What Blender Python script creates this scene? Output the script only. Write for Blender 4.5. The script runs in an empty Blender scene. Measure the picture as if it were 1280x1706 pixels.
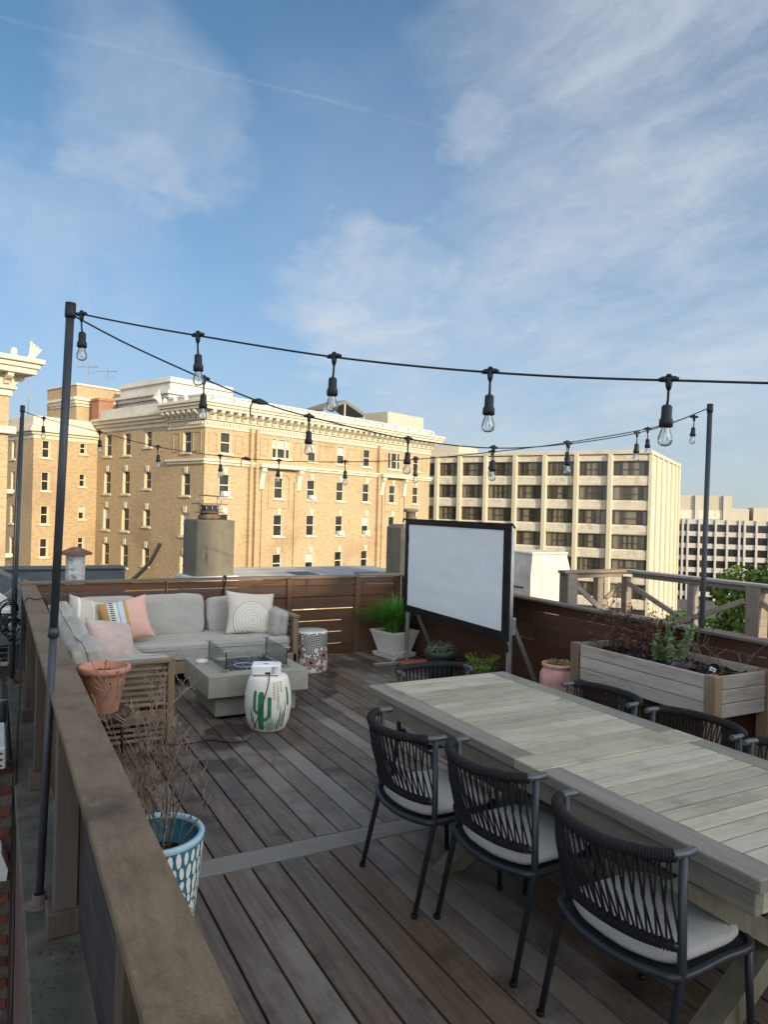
import bpy, bmesh, math, random
from mathutils import Matrix, Vector, Euler, noise
random.seed(7)
R = math.radians
sc = bpy.context.scene
COL = sc.collection

# ------------------------------------------------------------------ camera
cam_d = bpy.data.cameras.new('camera')
cam = bpy.data.objects.new('camera', cam_d)
COL.objects.link(cam)
cam_d.sensor_fit = 'HORIZONTAL'; cam_d.sensor_width = 36.0; cam_d.lens = 33.688
cam_d.clip_start = 0.05; cam_d.clip_end = 4000
CR = ((0.8793, -0.021944, -0.475763), (-0.475542, 0.014721, -0.87957), (0.026305, 0.999651, 0.002509))
m = Matrix(CR).to_4x4(); m.translation = (0, 0, 1.84)
cam.matrix_world = m
sc.camera = cam

# ------------------------------------------------------------------ light
SUN_HEAD, SUN_EL = R(172), R(17)
sun_d = bpy.data.lights.new('sun', 'SUN'); sun_d.energy = 2.55; sun_d.angle = R(0.53); sun_d.color = (1.0, 0.81, 0.53)
sun = bpy.data.objects.new('sun', sun_d); COL.objects.link(sun)
sv = Vector((math.sin(SUN_HEAD)*math.cos(SUN_EL), math.cos(SUN_HEAD)*math.cos(SUN_EL), math.sin(SUN_EL)))
sun.rotation_euler = sv.to_track_quat('Z', 'Y').to_euler()
sun.location = (0, 0, 60)

sc.view_settings.view_transform = 'Standard'; sc.view_settings.look = 'None'
sc.view_settings.gamma = 1.0; sc.view_settings.use_curve_mapping = False
sc.view_settings.exposure = 0.98

# ------------------------------------------------------------------ node helpers
class NT:
    def __init__(s, nt): s.nt = nt
    def n(s, t, **k):
        nd = s.nt.nodes.new(t)
        for a, b in k.items():
            if a.startswith('i_'):
                nd.inputs[a[2:].replace('_', ' ')].default_value = b
            else: setattr(nd, a, b)
        return nd
    def l(s, a, b): s.nt.links.new(a, b)
    def val(s, sock, v):
        if hasattr(v, 'links') or isinstance(v, bpy.types.NodeSocket): s.l(v, sock)
        else: sock.default_value = v
    def math(s, op, a, b=None, c=None, clamp=False):
        nd = s.nt.nodes.new('ShaderNodeMath'); nd.operation = op; nd.use_clamp = clamp
        s.val(nd.inputs[0], a)
        if b is not None: s.val(nd.inputs[1], b)
        if c is not None: s.val(nd.inputs[2], c)
        return nd.outputs[0]
    def vm(s, op, a, b=None, out=0):
        nd = s.nt.nodes.new('ShaderNodeVectorMath'); nd.operation = op
        s.val(nd.inputs[0], a)
        if b is not None:
            if op == 'SCALE': s.val(nd.inputs[3], b)
            else: s.val(nd.inputs[1], b)
        return nd.outputs[out]
    def ramp(s, fac, stops, interp='LINEAR'):
        nd = s.nt.nodes.new('ShaderNodeValToRGB'); cr = nd.color_ramp; cr.interpolation = interp
        while len(cr.elements) < len(stops): cr.elements.new(0.5)
        for e, (p, c) in zip(cr.elements, stops):
            e.position = p; e.color = (c, c, c, 1) if isinstance(c, (int, float)) else (*c, 1)
        s.l(fac, nd.inputs[0]); return nd.outputs[0]
    def noise(s, vec, scale, detail=4, rough=0.55, dist=0.0, out=0):
        nd = s.nt.nodes.new('ShaderNodeTexNoise')
        nd.inputs['Scale'].default_value = scale; nd.inputs['Detail'].default_value = detail
        nd.inputs['Roughness'].default_value = rough; nd.inputs['Distortion'].default_value = dist
        if vec is not None: s.l(vec, nd.inputs['Vector'])
        return nd.outputs[out]
    def mix(s, fac, a, b, mode='MIX'):
        nd = s.nt.nodes.new('ShaderNodeMix'); nd.data_type = 'RGBA'; nd.blend_type = mode
        s.val(nd.inputs[0], fac); 
        s.val(nd.inputs[6], a if not isinstance(a, tuple) else (*a, 1)); s.val(nd.inputs[7], b if not isinstance(b, tuple) else (*b, 1))
        return nd.outputs[2]
    def maprange(s, v, a, b, c=0.0, d=1.0, smooth=True):
        nd = s.nt.nodes.new('ShaderNodeMapRange'); nd.interpolation_type = 'SMOOTHSTEP' if smooth else 'LINEAR'
        s.l(v, nd.inputs[0])
        for i, x in zip((1, 2, 3, 4), (a, b, c, d)): nd.inputs[i].default_value = x
        return nd.outputs[0]

# ------------------------------------------------------------------ world: sky with thin cirrus
wd = bpy.data.worlds.new('World'); sc.world = wd; wd.use_nodes = True
wn = NT(wd.node_tree)
for nd in list(wd.node_tree.nodes): wd.node_tree.nodes.remove(nd)
sky = wn.n('ShaderNodeTexSky', sky_type='NISHITA', sun_disc=False)
sky.sun_elevation = SUN_EL; sky.sun_rotation = SUN_HEAD
sky.altitude = 50; sky.air_density = 0.45; sky.dust_density = 0.3; sky.ozone_density = 1.0
tc = wn.n('ShaderNodeTexCoord')
D = wn.vm('NORMALIZE', tc.outputs['Generated'])
sx = wn.n('ShaderNodeSeparateXYZ'); wn.l(D, sx.inputs[0])
zz = wn.math('MAXIMUM', sx.outputs[2], 0.0)
inv = wn.math('DIVIDE', 1.0, wn.math('ADD', zz, 0.16))
P = wn.vm('SCALE', D, inv)                              # directions laid on a flat cloud deck
pm = wn.n('ShaderNodeMapping'); wn.l(P, pm.inputs[0])
pm.inputs['Rotation'].default_value = (0, 0, R(62)); pm.inputs['Scale'].default_value = (1.25, 0.50, 1.0)
warp = wn.noise(P, 2.2, 5, 0.6, out=1)
P2 = wn.vm('ADD', pm.outputs[0], wn.vm('SCALE', warp, 0.34))
wob = wn.vm('SCALE', wn.vm('SUBTRACT', wn.noise(P, 1.9, 6, 0.62, out=1), (0.5, 0.5, 0.5)), 0.30)
DW = wn.vm('NORMALIZE', wn.vm('ADD', D, wob))
fib = wn.noise(P2, 3.2, 14, 0.66, 0.15)
broad = wn.noise(P, 0.85, 4, 0.5, 0.2)
fine = wn.noise(P2, 13.0, 9, 0.66, 0.2)
def direc(u, v):
    c = Vector((u-640, -(v-853), -1197.8)); c.normalize(); return Matrix(CR) @ c
def blob(u, v, wdeg):                                   # a soft bank of cloud round one sky direction
    d = direc(u, v)
    dt = wn.vm('DOT_PRODUCT', DW, tuple(d), out=1)
    return wn.maprange(dt, math.cos(R(wdeg)), 1.0, 0, 1)
banks = None
for (u, v, wdg, amp) in [(1130, 30, 20, 0.58), (1060, 450, 18, 0.52), (630, 500, 8.5, 0.62), (1200, 300, 17, 0.45), (265, 175, 7, 0.27),
                     (900, 600, 18, 0.34), (140, 415, 8, 0.26), (245, 258, 4, 0.42), (790, 165, 5, 0.55), (560, 430, 4, .4), (640, 330, 14, .10)]:
    b = wn.math('MULTIPLY', blob(u, v, wdg), amp)
    banks = b if banks is None else wn.math('MAXIMUM', banks, b)
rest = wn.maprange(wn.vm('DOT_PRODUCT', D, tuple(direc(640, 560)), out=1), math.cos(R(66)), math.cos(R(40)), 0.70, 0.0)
banks = wn.math('MAXIMUM', banks, rest)                 # cloud cover added outside the view, raised as fill light for the deck
wisps = wn.maprange(wn.math('ADD', wn.math('MULTIPLY', fib, 0.74), wn.math('MULTIPLY', fine, 0.26)), 0.36, 0.72)
veil = wn.maprange(broad, 0.3, 0.75)
dens = wn.math('MULTIPLY', banks, wn.math('ADD', wn.math('MULTIPLY', wisps, 0.56), wn.math('MULTIPLY', veil, 0.72)))
# an old contrail: a thin line along a great circle
d1, d2 = direc(0, 30), direc(720, 212); nrm = d1.cross(d2).normalized(); mid = direc(300, 105)
off = wn.math('ABSOLUTE', wn.math('ADD', wn.vm('DOT_PRODUCT', D, tuple(nrm), out=1), wn.math('MULTIPLY', wn.math('SUBTRACT', fib, 0.5), 0.006)))
line = wn.maprange(off, 0.0004, 0.0034, 1, 0)
along = wn.maprange(wn.vm('DOT_PRODUCT', D, tuple(mid), out=1), math.cos(R(21)), math.cos(R(8)), 0, 1)
trail = wn.math('MULTIPLY', wn.math('MULTIPLY', line, along), wn.math('ADD', 0.03, wn.math('MULTIPLY', wisps, 0.07)))
dens = wn.math('MINIMUM', wn.math('ADD', dens, trail), 0.82)
SKYK = 0.148
hs = wn.n('ShaderNodeHueSaturation'); hs.inputs['Saturation'].default_value = 1.22; hs.inputs['Value'].default_value = 0.80; hs.inputs['Hue'].default_value = 0.486
wn.l(sky.outputs[0], hs.inputs['Color'])
# water haze: pale and grey, thick at the horizon; haze and cloud both scatter the low sun forwards
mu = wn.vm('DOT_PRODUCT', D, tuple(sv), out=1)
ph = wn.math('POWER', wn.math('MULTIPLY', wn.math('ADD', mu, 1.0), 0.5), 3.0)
gain = wn.math('ADD', 0.92, wn.math('MULTIPLY', ph, 4.6))  # sun-side glow, out of view, raised to brighten the shaded deck
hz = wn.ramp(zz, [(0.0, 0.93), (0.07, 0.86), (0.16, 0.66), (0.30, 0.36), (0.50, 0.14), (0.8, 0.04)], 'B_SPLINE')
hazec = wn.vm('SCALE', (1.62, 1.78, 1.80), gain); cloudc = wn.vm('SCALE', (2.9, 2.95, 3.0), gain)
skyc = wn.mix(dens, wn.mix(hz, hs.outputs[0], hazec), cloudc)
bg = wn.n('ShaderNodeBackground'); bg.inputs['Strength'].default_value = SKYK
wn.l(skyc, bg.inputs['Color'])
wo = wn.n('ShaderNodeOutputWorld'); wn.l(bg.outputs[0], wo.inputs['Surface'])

# ------------------------------------------------------------------ materials
def mat(name):
    mt = bpy.data.materials.new(name); mt.use_nodes = True
    t = NT(mt.node_tree); b = mt.node_tree.nodes['Principled BSDF']
    return mt, t, b
def setb(t, b, rough=0.6, metal=0.0, spec=0.5):
    b.inputs['Metallic'].default_value = metal; b.inputs['Specular IOR Level'].default_value = spec
    if isinstance(rough, (int, float)): b.inputs['Roughness'].default_value = rough
    else: t.l(rough, b.inputs['Roughness'])
def bump(t, b, h, strength=0.3, dist=0.01):
    nd = t.n('ShaderNodeBump'); nd.inputs['Strength'].default_value = strength; nd.inputs['Distance'].default_value = dist
    t.l(h, nd.inputs['Height']); t.l(nd.outputs[0], b.inputs['Normal'])
def ocoord(t, shift=13.0):
    tc = t.n('ShaderNodeTexCoord'); oi = t.n('ShaderNodeObjectInfo')
    off = t.math('MULTIPLY', oi.outputs['Random'], shift)
    cb = t.n('ShaderNodeCombineXYZ'); 
    for i in range(3): t.l(off, cb.inputs[i])
    return t.vm('ADD', tc.outputs['Object'], cb.outputs[0]), oi.outputs['Random']
def gpos(t): return t.n('ShaderNodeNewGeometry').outputs['Position']

def plain(name, col, rough=0.6, metal=0.0, spec=0.4, var=0.12, scale=6.0, bmp=0.0, bscale=60.0, rnd=0.0):
    mt, t, b = mat(name); v, r = ocoord(t)
    n = t.noise(v, scale, 5, 0.6)
    c = t.mix(t.maprange(n, 0.3, 0.7, 0, 1), tuple(x*(1-var) for x in col), tuple(min(1, x*(1+var)) for x in col))
    if rnd:
        hv = t.n('ShaderNodeHueSaturation'); t.l(t.math('ADD', 1-rnd, t.math('MULTIPLY', r, 2*rnd)), hv.inputs['Value']); t.l(c, hv.inputs['Color']); c = hv.outputs[0]
    t.l(c, b.inputs['Base Color']); setb(t, b, rough, metal, spec)
    if bmp: bump(t, b, t.noise(v, bscale, 4, 0.6), bmp, 0.004)
    return mt

def wood(name, dark, mid, light, axis=1, grain=26.0, stretch=0.05, rough=0.62, rnd=0.18, weather=0.35, wcol=(0.30, 0.29, 0.27), bmp=0.25, spots=None, streaks=0.0, grime=0.0, satvar=0.9, flecks=0.0):
    mt, t, b = mat(name); v, r = ocoord(t)
    s = [1.0, 1.0, 1.0]; s[axis] = stretch
    mp = t.n('ShaderNodeMapping'); mp.inputs['Scale'].default_value = s; t.l(v, mp.inputs[0])
    g1 = t.noise(mp.outputs[0], grain*1.5, 8, 0.7, 0.5)
    g2 = t.noise(mp.outputs[0], grain*7.0, 5, 0.75, 0.1)
    g = t.math('ADD', t.math('MULTIPLY', g1, 0.55), t.math('MULTIPLY', g2, 0.45))
    c = t.ramp(g, [(0.30, dark), (0.50, mid), (0.70, light)])
    s2 = [1.0, 1.0, 1.0]; s2[axis] = 0.28
    mp2 = t.n('ShaderNodeMapping'); mp2.inputs['Scale'].default_value = s2; t.l(v, mp2.inputs[0])
    w = t.noise(mp2.outputs[0], 5.0, 7, 0.68, 0.4)
    wf = t.math('MULTIPLY', t.maprange(t.math('ADD', w, t.math('MULTIPLY', t.math('SUBTRACT', r, 0.5), 0.28)), 0.42, 0.66), weather)
    c = t.mix(wf, c, wcol)
    if grime:
        gm = t.noise(v, 2.1, 6, 0.7)
        c = t.mix(t.math('MULTIPLY', t.maprange(gm, 0.5, 0.72), grime), c, tuple(x*0.45 for x in dark))
    if streaks:
        st = t.maprange(g2, 0.62, 0.72); st2 = t.maprange(t.noise(mp2.outputs[0], 9.0, 3, 0.6), 0.5, 0.66)
        c = t.mix(t.math('MULTIPLY', t.math('MULTIPLY', st, st2), streaks), c, (0.80, 0.77, 0.68))
    if flecks:
        s3 = [1.0, 1.0, 1.0]; s3[axis] = 2.6
        mp3 = t.n('ShaderNodeMapping'); mp3.inputs['Scale'].default_value = s3; t.l(v, mp3.inputs[0])
        f1 = t.maprange(t.noise(mp3.outputs[0], 95.0, 4, 0.75), 0.54, 0.68); f2 = t.maprange(t.noise(v, 6.0, 6, 0.7), 0.42, 0.62)
        c = t.mix(t.math('MULTIPLY', t.math('MULTIPLY', f1, f2), flecks), c, (0.36, 0.31, 0.26))
        c = t.mix(t.math('MULTIPLY', t.maprange(t.noise(mp3.outputs[0], 60.0, 4, 0.75), 0.55, 0.70), flecks*.8), c, tuple(x*.6 for x in dark))
    hv = t.n('ShaderNodeHueSaturation'); t.l(c, hv.inputs['Color'])
    t.l(t.math('ADD', 1-rnd, t.math('MULTIPLY', r, 2*rnd)), hv.inputs['Value'])
    hv.inputs['Saturation'].default_value = 1.0
    t.l(t.math('ADD', 1.0-satvar/2, t.math('MULTIPLY', t.math('FRACT', t.math('MULTIPLY', r, 7.31)), satvar)), hv.inputs['Saturation'])
    c = hv.outputs[0]; ro = rough
    if spots:
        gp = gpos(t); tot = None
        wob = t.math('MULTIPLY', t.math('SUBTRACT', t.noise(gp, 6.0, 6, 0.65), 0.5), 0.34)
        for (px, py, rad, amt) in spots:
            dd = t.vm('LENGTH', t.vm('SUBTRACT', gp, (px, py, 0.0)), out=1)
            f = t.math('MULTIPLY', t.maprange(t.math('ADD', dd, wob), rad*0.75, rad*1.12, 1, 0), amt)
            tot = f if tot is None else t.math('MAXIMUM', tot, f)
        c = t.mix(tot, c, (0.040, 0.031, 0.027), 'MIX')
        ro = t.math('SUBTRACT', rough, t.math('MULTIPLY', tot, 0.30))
    t.l(c, b.inputs['Base Color']); setb(t, b, ro, 0, 0.35)
    bump(t, b, g, bmp, 0.006)
    return mt

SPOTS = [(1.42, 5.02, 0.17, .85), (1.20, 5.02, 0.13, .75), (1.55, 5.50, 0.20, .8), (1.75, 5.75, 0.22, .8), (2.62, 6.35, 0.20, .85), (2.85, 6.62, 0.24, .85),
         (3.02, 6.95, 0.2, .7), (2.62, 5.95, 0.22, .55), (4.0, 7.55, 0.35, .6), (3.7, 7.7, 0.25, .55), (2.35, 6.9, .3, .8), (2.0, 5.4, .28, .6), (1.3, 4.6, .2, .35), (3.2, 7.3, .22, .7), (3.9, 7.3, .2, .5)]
M = {}
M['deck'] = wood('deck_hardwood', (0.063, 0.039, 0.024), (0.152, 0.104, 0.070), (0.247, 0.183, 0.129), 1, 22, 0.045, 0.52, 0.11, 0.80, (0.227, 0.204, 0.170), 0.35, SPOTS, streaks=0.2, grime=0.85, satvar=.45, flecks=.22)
M['deck_x'] = wood('deck_border_board', (0.093, 0.079, 0.063), (0.200, 0.180, 0.150), (0.289, 0.268, 0.231), 0, 22, 0.045, 0.6, 0.05, 0.55, (0.255, 0.242, 0.214), 0.35, streaks=.4, grime=.6, satvar=.2, flecks=.3)
M['rail_cap'] = wood('rail_cap_wood', (0.059, 0.036, 0.020), (0.140, 0.091, 0.051), (0.224, 0.153, 0.091), 1, 22, 0.20, 0.62, 0.05, 0.45, (0.224, 0.165, 0.103), 0.4, streaks=.5, grime=.75, satvar=.2, flecks=.5)
M['rail_post'] = wood('rail_post_wood', (0.045, 0.032, 0.022), (0.088, 0.064, 0.045), (0.135, 0.104, 0.076), 2, 20, 0.06, 0.65, 0.12, 0.3, (0.14, 0.122, 0.102), 0.3, grime=.5, satvar=.3)
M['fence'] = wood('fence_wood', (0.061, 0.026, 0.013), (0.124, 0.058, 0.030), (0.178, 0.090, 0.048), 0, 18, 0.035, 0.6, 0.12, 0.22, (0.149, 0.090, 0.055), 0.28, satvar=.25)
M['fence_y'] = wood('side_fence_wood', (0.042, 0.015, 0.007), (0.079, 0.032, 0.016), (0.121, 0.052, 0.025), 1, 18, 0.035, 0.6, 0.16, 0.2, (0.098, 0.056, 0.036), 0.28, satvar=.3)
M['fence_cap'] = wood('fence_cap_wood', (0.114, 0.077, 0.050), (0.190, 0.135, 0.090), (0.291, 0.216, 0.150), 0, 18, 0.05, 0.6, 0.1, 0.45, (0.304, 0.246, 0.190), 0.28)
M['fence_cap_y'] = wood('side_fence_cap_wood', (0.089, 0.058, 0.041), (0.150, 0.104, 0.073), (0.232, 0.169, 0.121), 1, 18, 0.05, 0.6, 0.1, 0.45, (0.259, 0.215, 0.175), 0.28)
M['painted_board'] = plain('charcoal_stained_board', (0.034, 0.031, 0.031), 0.6, var=.3, scale=3)
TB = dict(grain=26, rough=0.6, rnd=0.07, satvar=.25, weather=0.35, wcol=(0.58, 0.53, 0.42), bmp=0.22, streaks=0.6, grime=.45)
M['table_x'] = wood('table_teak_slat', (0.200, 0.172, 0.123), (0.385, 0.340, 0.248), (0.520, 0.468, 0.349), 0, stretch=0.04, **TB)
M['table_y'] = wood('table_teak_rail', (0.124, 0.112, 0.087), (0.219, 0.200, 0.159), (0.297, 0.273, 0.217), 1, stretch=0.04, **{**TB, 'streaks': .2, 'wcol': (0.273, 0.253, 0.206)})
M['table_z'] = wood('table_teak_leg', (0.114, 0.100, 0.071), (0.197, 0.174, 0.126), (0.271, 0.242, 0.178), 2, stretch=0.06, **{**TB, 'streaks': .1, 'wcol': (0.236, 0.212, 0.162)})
M['sofa_x'] = wood('sofa_acacia_x', (0.125, 0.082, 0.046), (0.235, 0.165, 0.098), (0.33, 0.245, 0.155), 0, 24, 0.05, 0.55, 0.08, 0.2, (0.29, 0.235, 0.17), 0.2, satvar=.25)
M['sofa_y'] = wood('sofa_acacia_y', (0.125, 0.082, 0.046), (0.235, 0.165, 0.098), (0.33, 0.245, 0.155), 1, 24, 0.05, 0.55, 0.08, 0.2, (0.29, 0.235, 0.17), 0.2, satvar=.25)
M['sofa_z'] = wood('sofa_acacia_z', (0.125, 0.082, 0.046), (0.235, 0.165, 0.098), (0.33, 0.245, 0.155), 2, 24, 0.05, 0.55, 0.08, 0.2, (0.29, 0.235, 0.17), 0.2, satvar=.25)
PL = dict(rough=0.7, satvar=.4, rnd=0.12, weather=0.5, bmp=0.35)
M['planter_y'] = wood('planter_cedar_y', (0.144, 0.125, 0.103), (0.391, 0.342, 0.286), (0.566, 0.501, 0.427), 1, 13, 0.09, wcol=(0.482, 0.434, 0.374), **PL)
M['planter_x'] = wood('planter_cedar_x', (0.13, 0.11, 0.088), (0.31, 0.275, 0.23), (0.46, 0.42, 0.365), 0, 13, 0.09, wcol=(0.40, 0.375, 0.335), **PL)
M['planter_z'] = wood('planter_cedar_post', (0.123, 0.077, 0.045), (0.202, 0.133, 0.083), (0.267, 0.190, 0.123), 2, 18, 0.06, wcol=(0.260, 0.213, 0.173), **PL)
M['grey_rail'] = wood('weathered_rail_x', (0.16, 0.125, 0.095), (0.265, 0.215, 0.170), (0.35, 0.295, 0.24), 0, 18, 0.06, 0.7, 0.12, 0.5, (0.34, 0.315, 0.285), 0.2)
M['stump'] = wood('dark_wood_top', (0.03, 0.022, 0.016), (0.08, 0.06, 0.045), (0.22, 0.18, 0.14), 2, 30, 0.3, 0.5, 0.05, 0.2, (0.25, 0.21, 0.18), 0.6)

def fabric(name, col, scale=420.0, var=0.16, bmp=0.25, melange=0.25):
    mt, t, b = mat(name); v, r = ocoord(t)
    n1 = t.noise(v, scale*.5, 3, 0.7); n2 = t.noise(v, 5.0, 6, 0.62)
    c = t.mix(t.maprange(n1, 0.3, 0.7), tuple(x*(1-melange) for x in col), tuple(min(1, x*(1+melange)) for x in col))
    c = t.mix(t.math('MULTIPLY', t.maprange(n2, 0.42, 0.7), var), c, tuple(x*0.55 for x in col))
    t.l(c, b.inputs['Base Color']); setb(t, b, 0.92, 0, 0.15)
    b.inputs['Sheen Weight'].default_value = 0.15
    h = t.math('ADD', t.math('MULTIPLY', n1, 0.35), t.math('MULTIPLY', t.noise(v, 14, 4, 0.6, 1.0), 1.0))
    bump(t, b, h, bmp*1.9, 0.008)
    return mt
M['sofa_fabric'] = fabric('grey_sofa_fabric', (0.415, 0.393, 0.345))
M['chair_fabric'] = fabric('light_grey_chair_fabric', (0.448, 0.439, 0.408), melange=.18)
M['velvet'] = fabric('blush_velvet', (0.575, 0.440, 0.393), 300, 0.35)

def stripes(name, stops, coord=0, lo=-0.25, hi=0.25, dots=None, rough=0.95):
    """woven stripes: constant colour bands across a cushion, in its own coordinates"""
    mt, t, b = mat(name); tc = t.n('ShaderNodeTexCoord'); s = t.n('ShaderNodeSeparateXYZ'); t.l(tc.outputs['Object'], s.inputs[0])
    wob = t.math('MULTIPLY', t.math('SUBTRACT', t.noise(tc.outputs['Object'], 30, 2, .5), .5), .004)
    f = t.maprange(t.math('ADD', s.outputs[coord], wob), lo, hi, 0, 1, False)
    c = t.ramp(f, stops, 'CONSTANT')
    if dots:
        a0, a1, per, colr = dots
        inb = t.math('MULTIPLY', t.math('GREATER_THAN', f, a0), t.math('LESS_THAN', f, a1))
        ph = t.math('SINE', t.math('MULTIPLY', t.math('ADD', s.outputs[2], t.math('MULTIPLY', f, .10)), per))
        c = t.mix(t.math('MULTIPLY', inb, t.math('GREATER_THAN', ph, 0.0)), c, colr)
    n = t.noise(tc.outputs['Object'], 350, 2, .6)
    c = t.mix(t.math('MULTIPLY', t.maprange(n, .35, .7), .22), c, (0.2, 0.18, 0.16))
    t.l(c, b.inputs['Base Color']); setb(t, b, rough, 0, 0.15); bump(t, b, t.noise(tc.outputs['Object'], 20, 4, .6), .25, .006)
    return mt
TA, OC, PK, CRM = (0.60, 0.54, 0.44), (0.58, 0.33, 0.12), (0.76, 0.45, 0.36), (0.82, 0.79, 0.71)
M['pillow_beige'] = stripes('beige_striped_weave', [(0, (0.52, 0.47, 0.39)), (.17, CRM), (.215, TA), (.47, CRM), (.505, TA), (.80, CRM), (.83, TA)])
M['pillow_multi'] = stripes('ochre_white_pink_weave', [(0, OC), (.20, (0.72, .71, .66)), (.235, (.72, .71, .66)), (.33, (.72, .74, .74)), (.385, (.1, .1, .1)), (.395, (.62, .68, .70)), (.5, OC), (.56, PK), (.955, (.75, .73, .68))],
                            dots=(.235, .315, 260.0, (.02, .02, .02)))
def rings(name):
    mt, t, b = mat(name); tc = t.n('ShaderNodeTexCoord'); v = tc.outputs['Object']
    s = t.n('ShaderNodeSeparateXYZ'); t.l(v, s.inputs[0])
    x2 = t.math('POWER', t.math('ABSOLUTE', t.math('ADD', s.outputs[0], 0.0)), 2.0); z2 = t.math('POWER', t.math('ABSOLUTE', t.math('ADD', s.outputs[2], 0.10)), 2.0)
    rr = t.math('SQRT', t.math('ADD', x2, z2))
    wob = t.math('MULTIPLY', t.math('SUBTRACT', t.noise(v, 25, 3, .6), .5), .008)
    ring = t.maprange(t.math('SINE', t.math('MULTIPLY', t.math('ADD', rr, wob), 200.0)), 0.0, 0.6)
    inside = t.math('MULTIPLY', t.math('LESS_THAN', rr, 0.205), t.math('GREATER_THAN', rr, 0.02))
    edge = t.math('LESS_THAN', t.math('ABSOLUTE', t.math('SUBTRACT', rr, 0.208)), 0.0035)
    base = t.mix(t.maprange(t.noise(v, 300, 2, .6), .3, .7), (.58, .50, .42), (.72, .65, .56))
    c = t.mix(t.math('MULTIPLY', t.math('MULTIPLY', ring, inside), .85), base, (.80, .76, .68))
    c = t.mix(t.math('MULTIPLY', edge, .7), c, (.22, .17, .14))
    t.l(c, b.inputs['Base Color']); setb(t, b, .95, 0, .15); bump(t, b, t.math('MULTIPLY', ring, inside), .35, .004)
    return mt
M['pillow_rings'] = rings('beige_ringed_weave')

def stoneware(name, col, rough=0.75, var=0.12, stain=0.25, bmp=0.15):
    mt, t, b = mat(name); v, r = ocoord(t)
    n = t.noise(v, 9, 6, 0.6); n2 = t.noise(v, 3, 5, .65); n3 = t.noise(v, 70, 3, .6)
    c = t.mix(t.maprange(n, .3, .7), tuple(x*(1-var) for x in col), tuple(min(1, x*(1+var)) for x in col))
    c = t.mix(t.math('MULTIPLY', t.maprange(n2, .5, .72), stain), c, tuple(x*.5 for x in col))
    t.l(c, b.inputs['Base Color']); setb(t, b, rough, 0, .35); bump(t, b, n3, bmp, .003)
    return mt
M['fire_concrete'] = stoneware('grey_cast_concrete', (0.345, 0.318, 0.261), .7, .08, .2)
M['fire_base'] = stoneware('darker_cast_concrete', (0.317, 0.290, 0.239), .7, .08, .2)
M['white_ceramic'] = stoneware('white_glazed_ceramic', (0.860, 0.828, 0.735), .4, .05, .12, .1)
M['terracotta'] = stoneware('terracotta_clay', (0.549, 0.250, 0.166), .8, .1, .18)
M['terracotta_pale'] = stoneware('pale_pink_glaze', (0.649, 0.333, 0.291), .45, .22, .2)
M['grey_planter'] = stoneware('light_grey_planter_resin', (0.787, 0.764, 0.697), .6, .06, .12)
M['white_saucer'] = stoneware('white_saucer_resin', (0.821, 0.782, 0.717), .5, .05, .1)
M['green_pot'] = stoneware('dark_green_plastic', (0.035, 0.06, 0.05), .5, .1, .2)
M['black_pot'] = stoneware('dark_brown_plastic', (0.03, 0.024, 0.018), .5, .1, .2)
M['paver'] = stoneware('red_clay_paver', (0.382, 0.111, 0.066), .85, .15, .3)
M['blue_glaze'] = stoneware('teal_blue_glaze', (0.044, 0.192, 0.262), .45, .15, .15)
M['rim_blue'] = stoneware('pale_blue_glaze', (0.369, 0.559, 0.605), .45, .12, .15)
M['petal'] = stoneware('off_white_relief', (0.832, 0.804, 0.737), .6, .06, .15)
M['dark_clay'] = plain('black_relief_glaze', (0.018, 0.02, 0.026), .5)
M['flower_pink'] = plain('pink_relief_glaze', (0.55, 0.30, 0.24), .6)
M['cactus_green'] = plain('painted_cactus_green', (0.038, 0.208, 0.103), .55, var=.25, scale=30)
M['cactus_dark'] = plain('painted_dark_leaf', (0.10, 0.15, 0.15), .55, var=.25, scale=30)
M['agave_green'] = plain('painted_pale_green', (0.28, 0.42, 0.26), .6, var=.2, scale=30)
M['vine_yellow'] = plain('painted_mustard', (0.42, 0.32, 0.09), .6, var=.2, scale=30)
M['steel_grey'] = plain('powder_coated_slate_metal', (0.032, 0.040, 0.050), .45, 0.0, .5, .15, 5, .05, 200)
M['chair_metal'] = plain('chair_slate_metal', (0.022, 0.028, 0.035), .42, 0.0, .5, .12, 5, .05, 200)
M['chair_tip'] = plain('chair_arm_grey', (0.080, 0.084, 0.092), .38, 0.3, .5, .1)
M['rope'] = plain('charcoal_rope', (0.020, 0.020, 0.022), .85, 0, .25, .35, 120, .5, 350)
M['dark_sling'] = plain('dark_seat_sling', (0.02, 0.021, 0.023), .8)
M['black_plastic'] = plain('black_rubber', (0.012, 0.012, 0.013), .5, 0, .4)
M['bright_alu'] = plain('brushed_aluminium', (0.48, 0.48, 0.48), .35, .8, .5, .1)
M['dull_alu'] = plain('dull_aluminium', (0.20, 0.20, 0.205), .45, .5, .5, .12)
M['screen_white'] = plain('white_screen_fabric', (0.797, 0.834, 0.860), .85, 0, .2, .02, 1.5)
M['screen_black'] = plain('black_screen_border', (0.010, 0.009, 0.009), .62, 0, .25, .4, 8, .4, 9)
M['white_plastic'] = plain('white_plastic', (0.860, 0.847, 0.798), .4, 0, .5, .02)
M['label_grey'] = plain('printed_grey', (0.25, .25, .26), .6)
M['soil'] = plain('dark_soil', (0.022, 0.016, 0.012), .95, 0, .1, .6, 40, 1.0, 60)
M['firebed'] = plain('blue_fire_glass', (0.018, 0.026, 0.060), .12, 0, .7, .7, 60)
M['gold'] = plain('brass_clip', (0.36, 0.25, 0.13), .4, .5)
M['ledge'] = None

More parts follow.
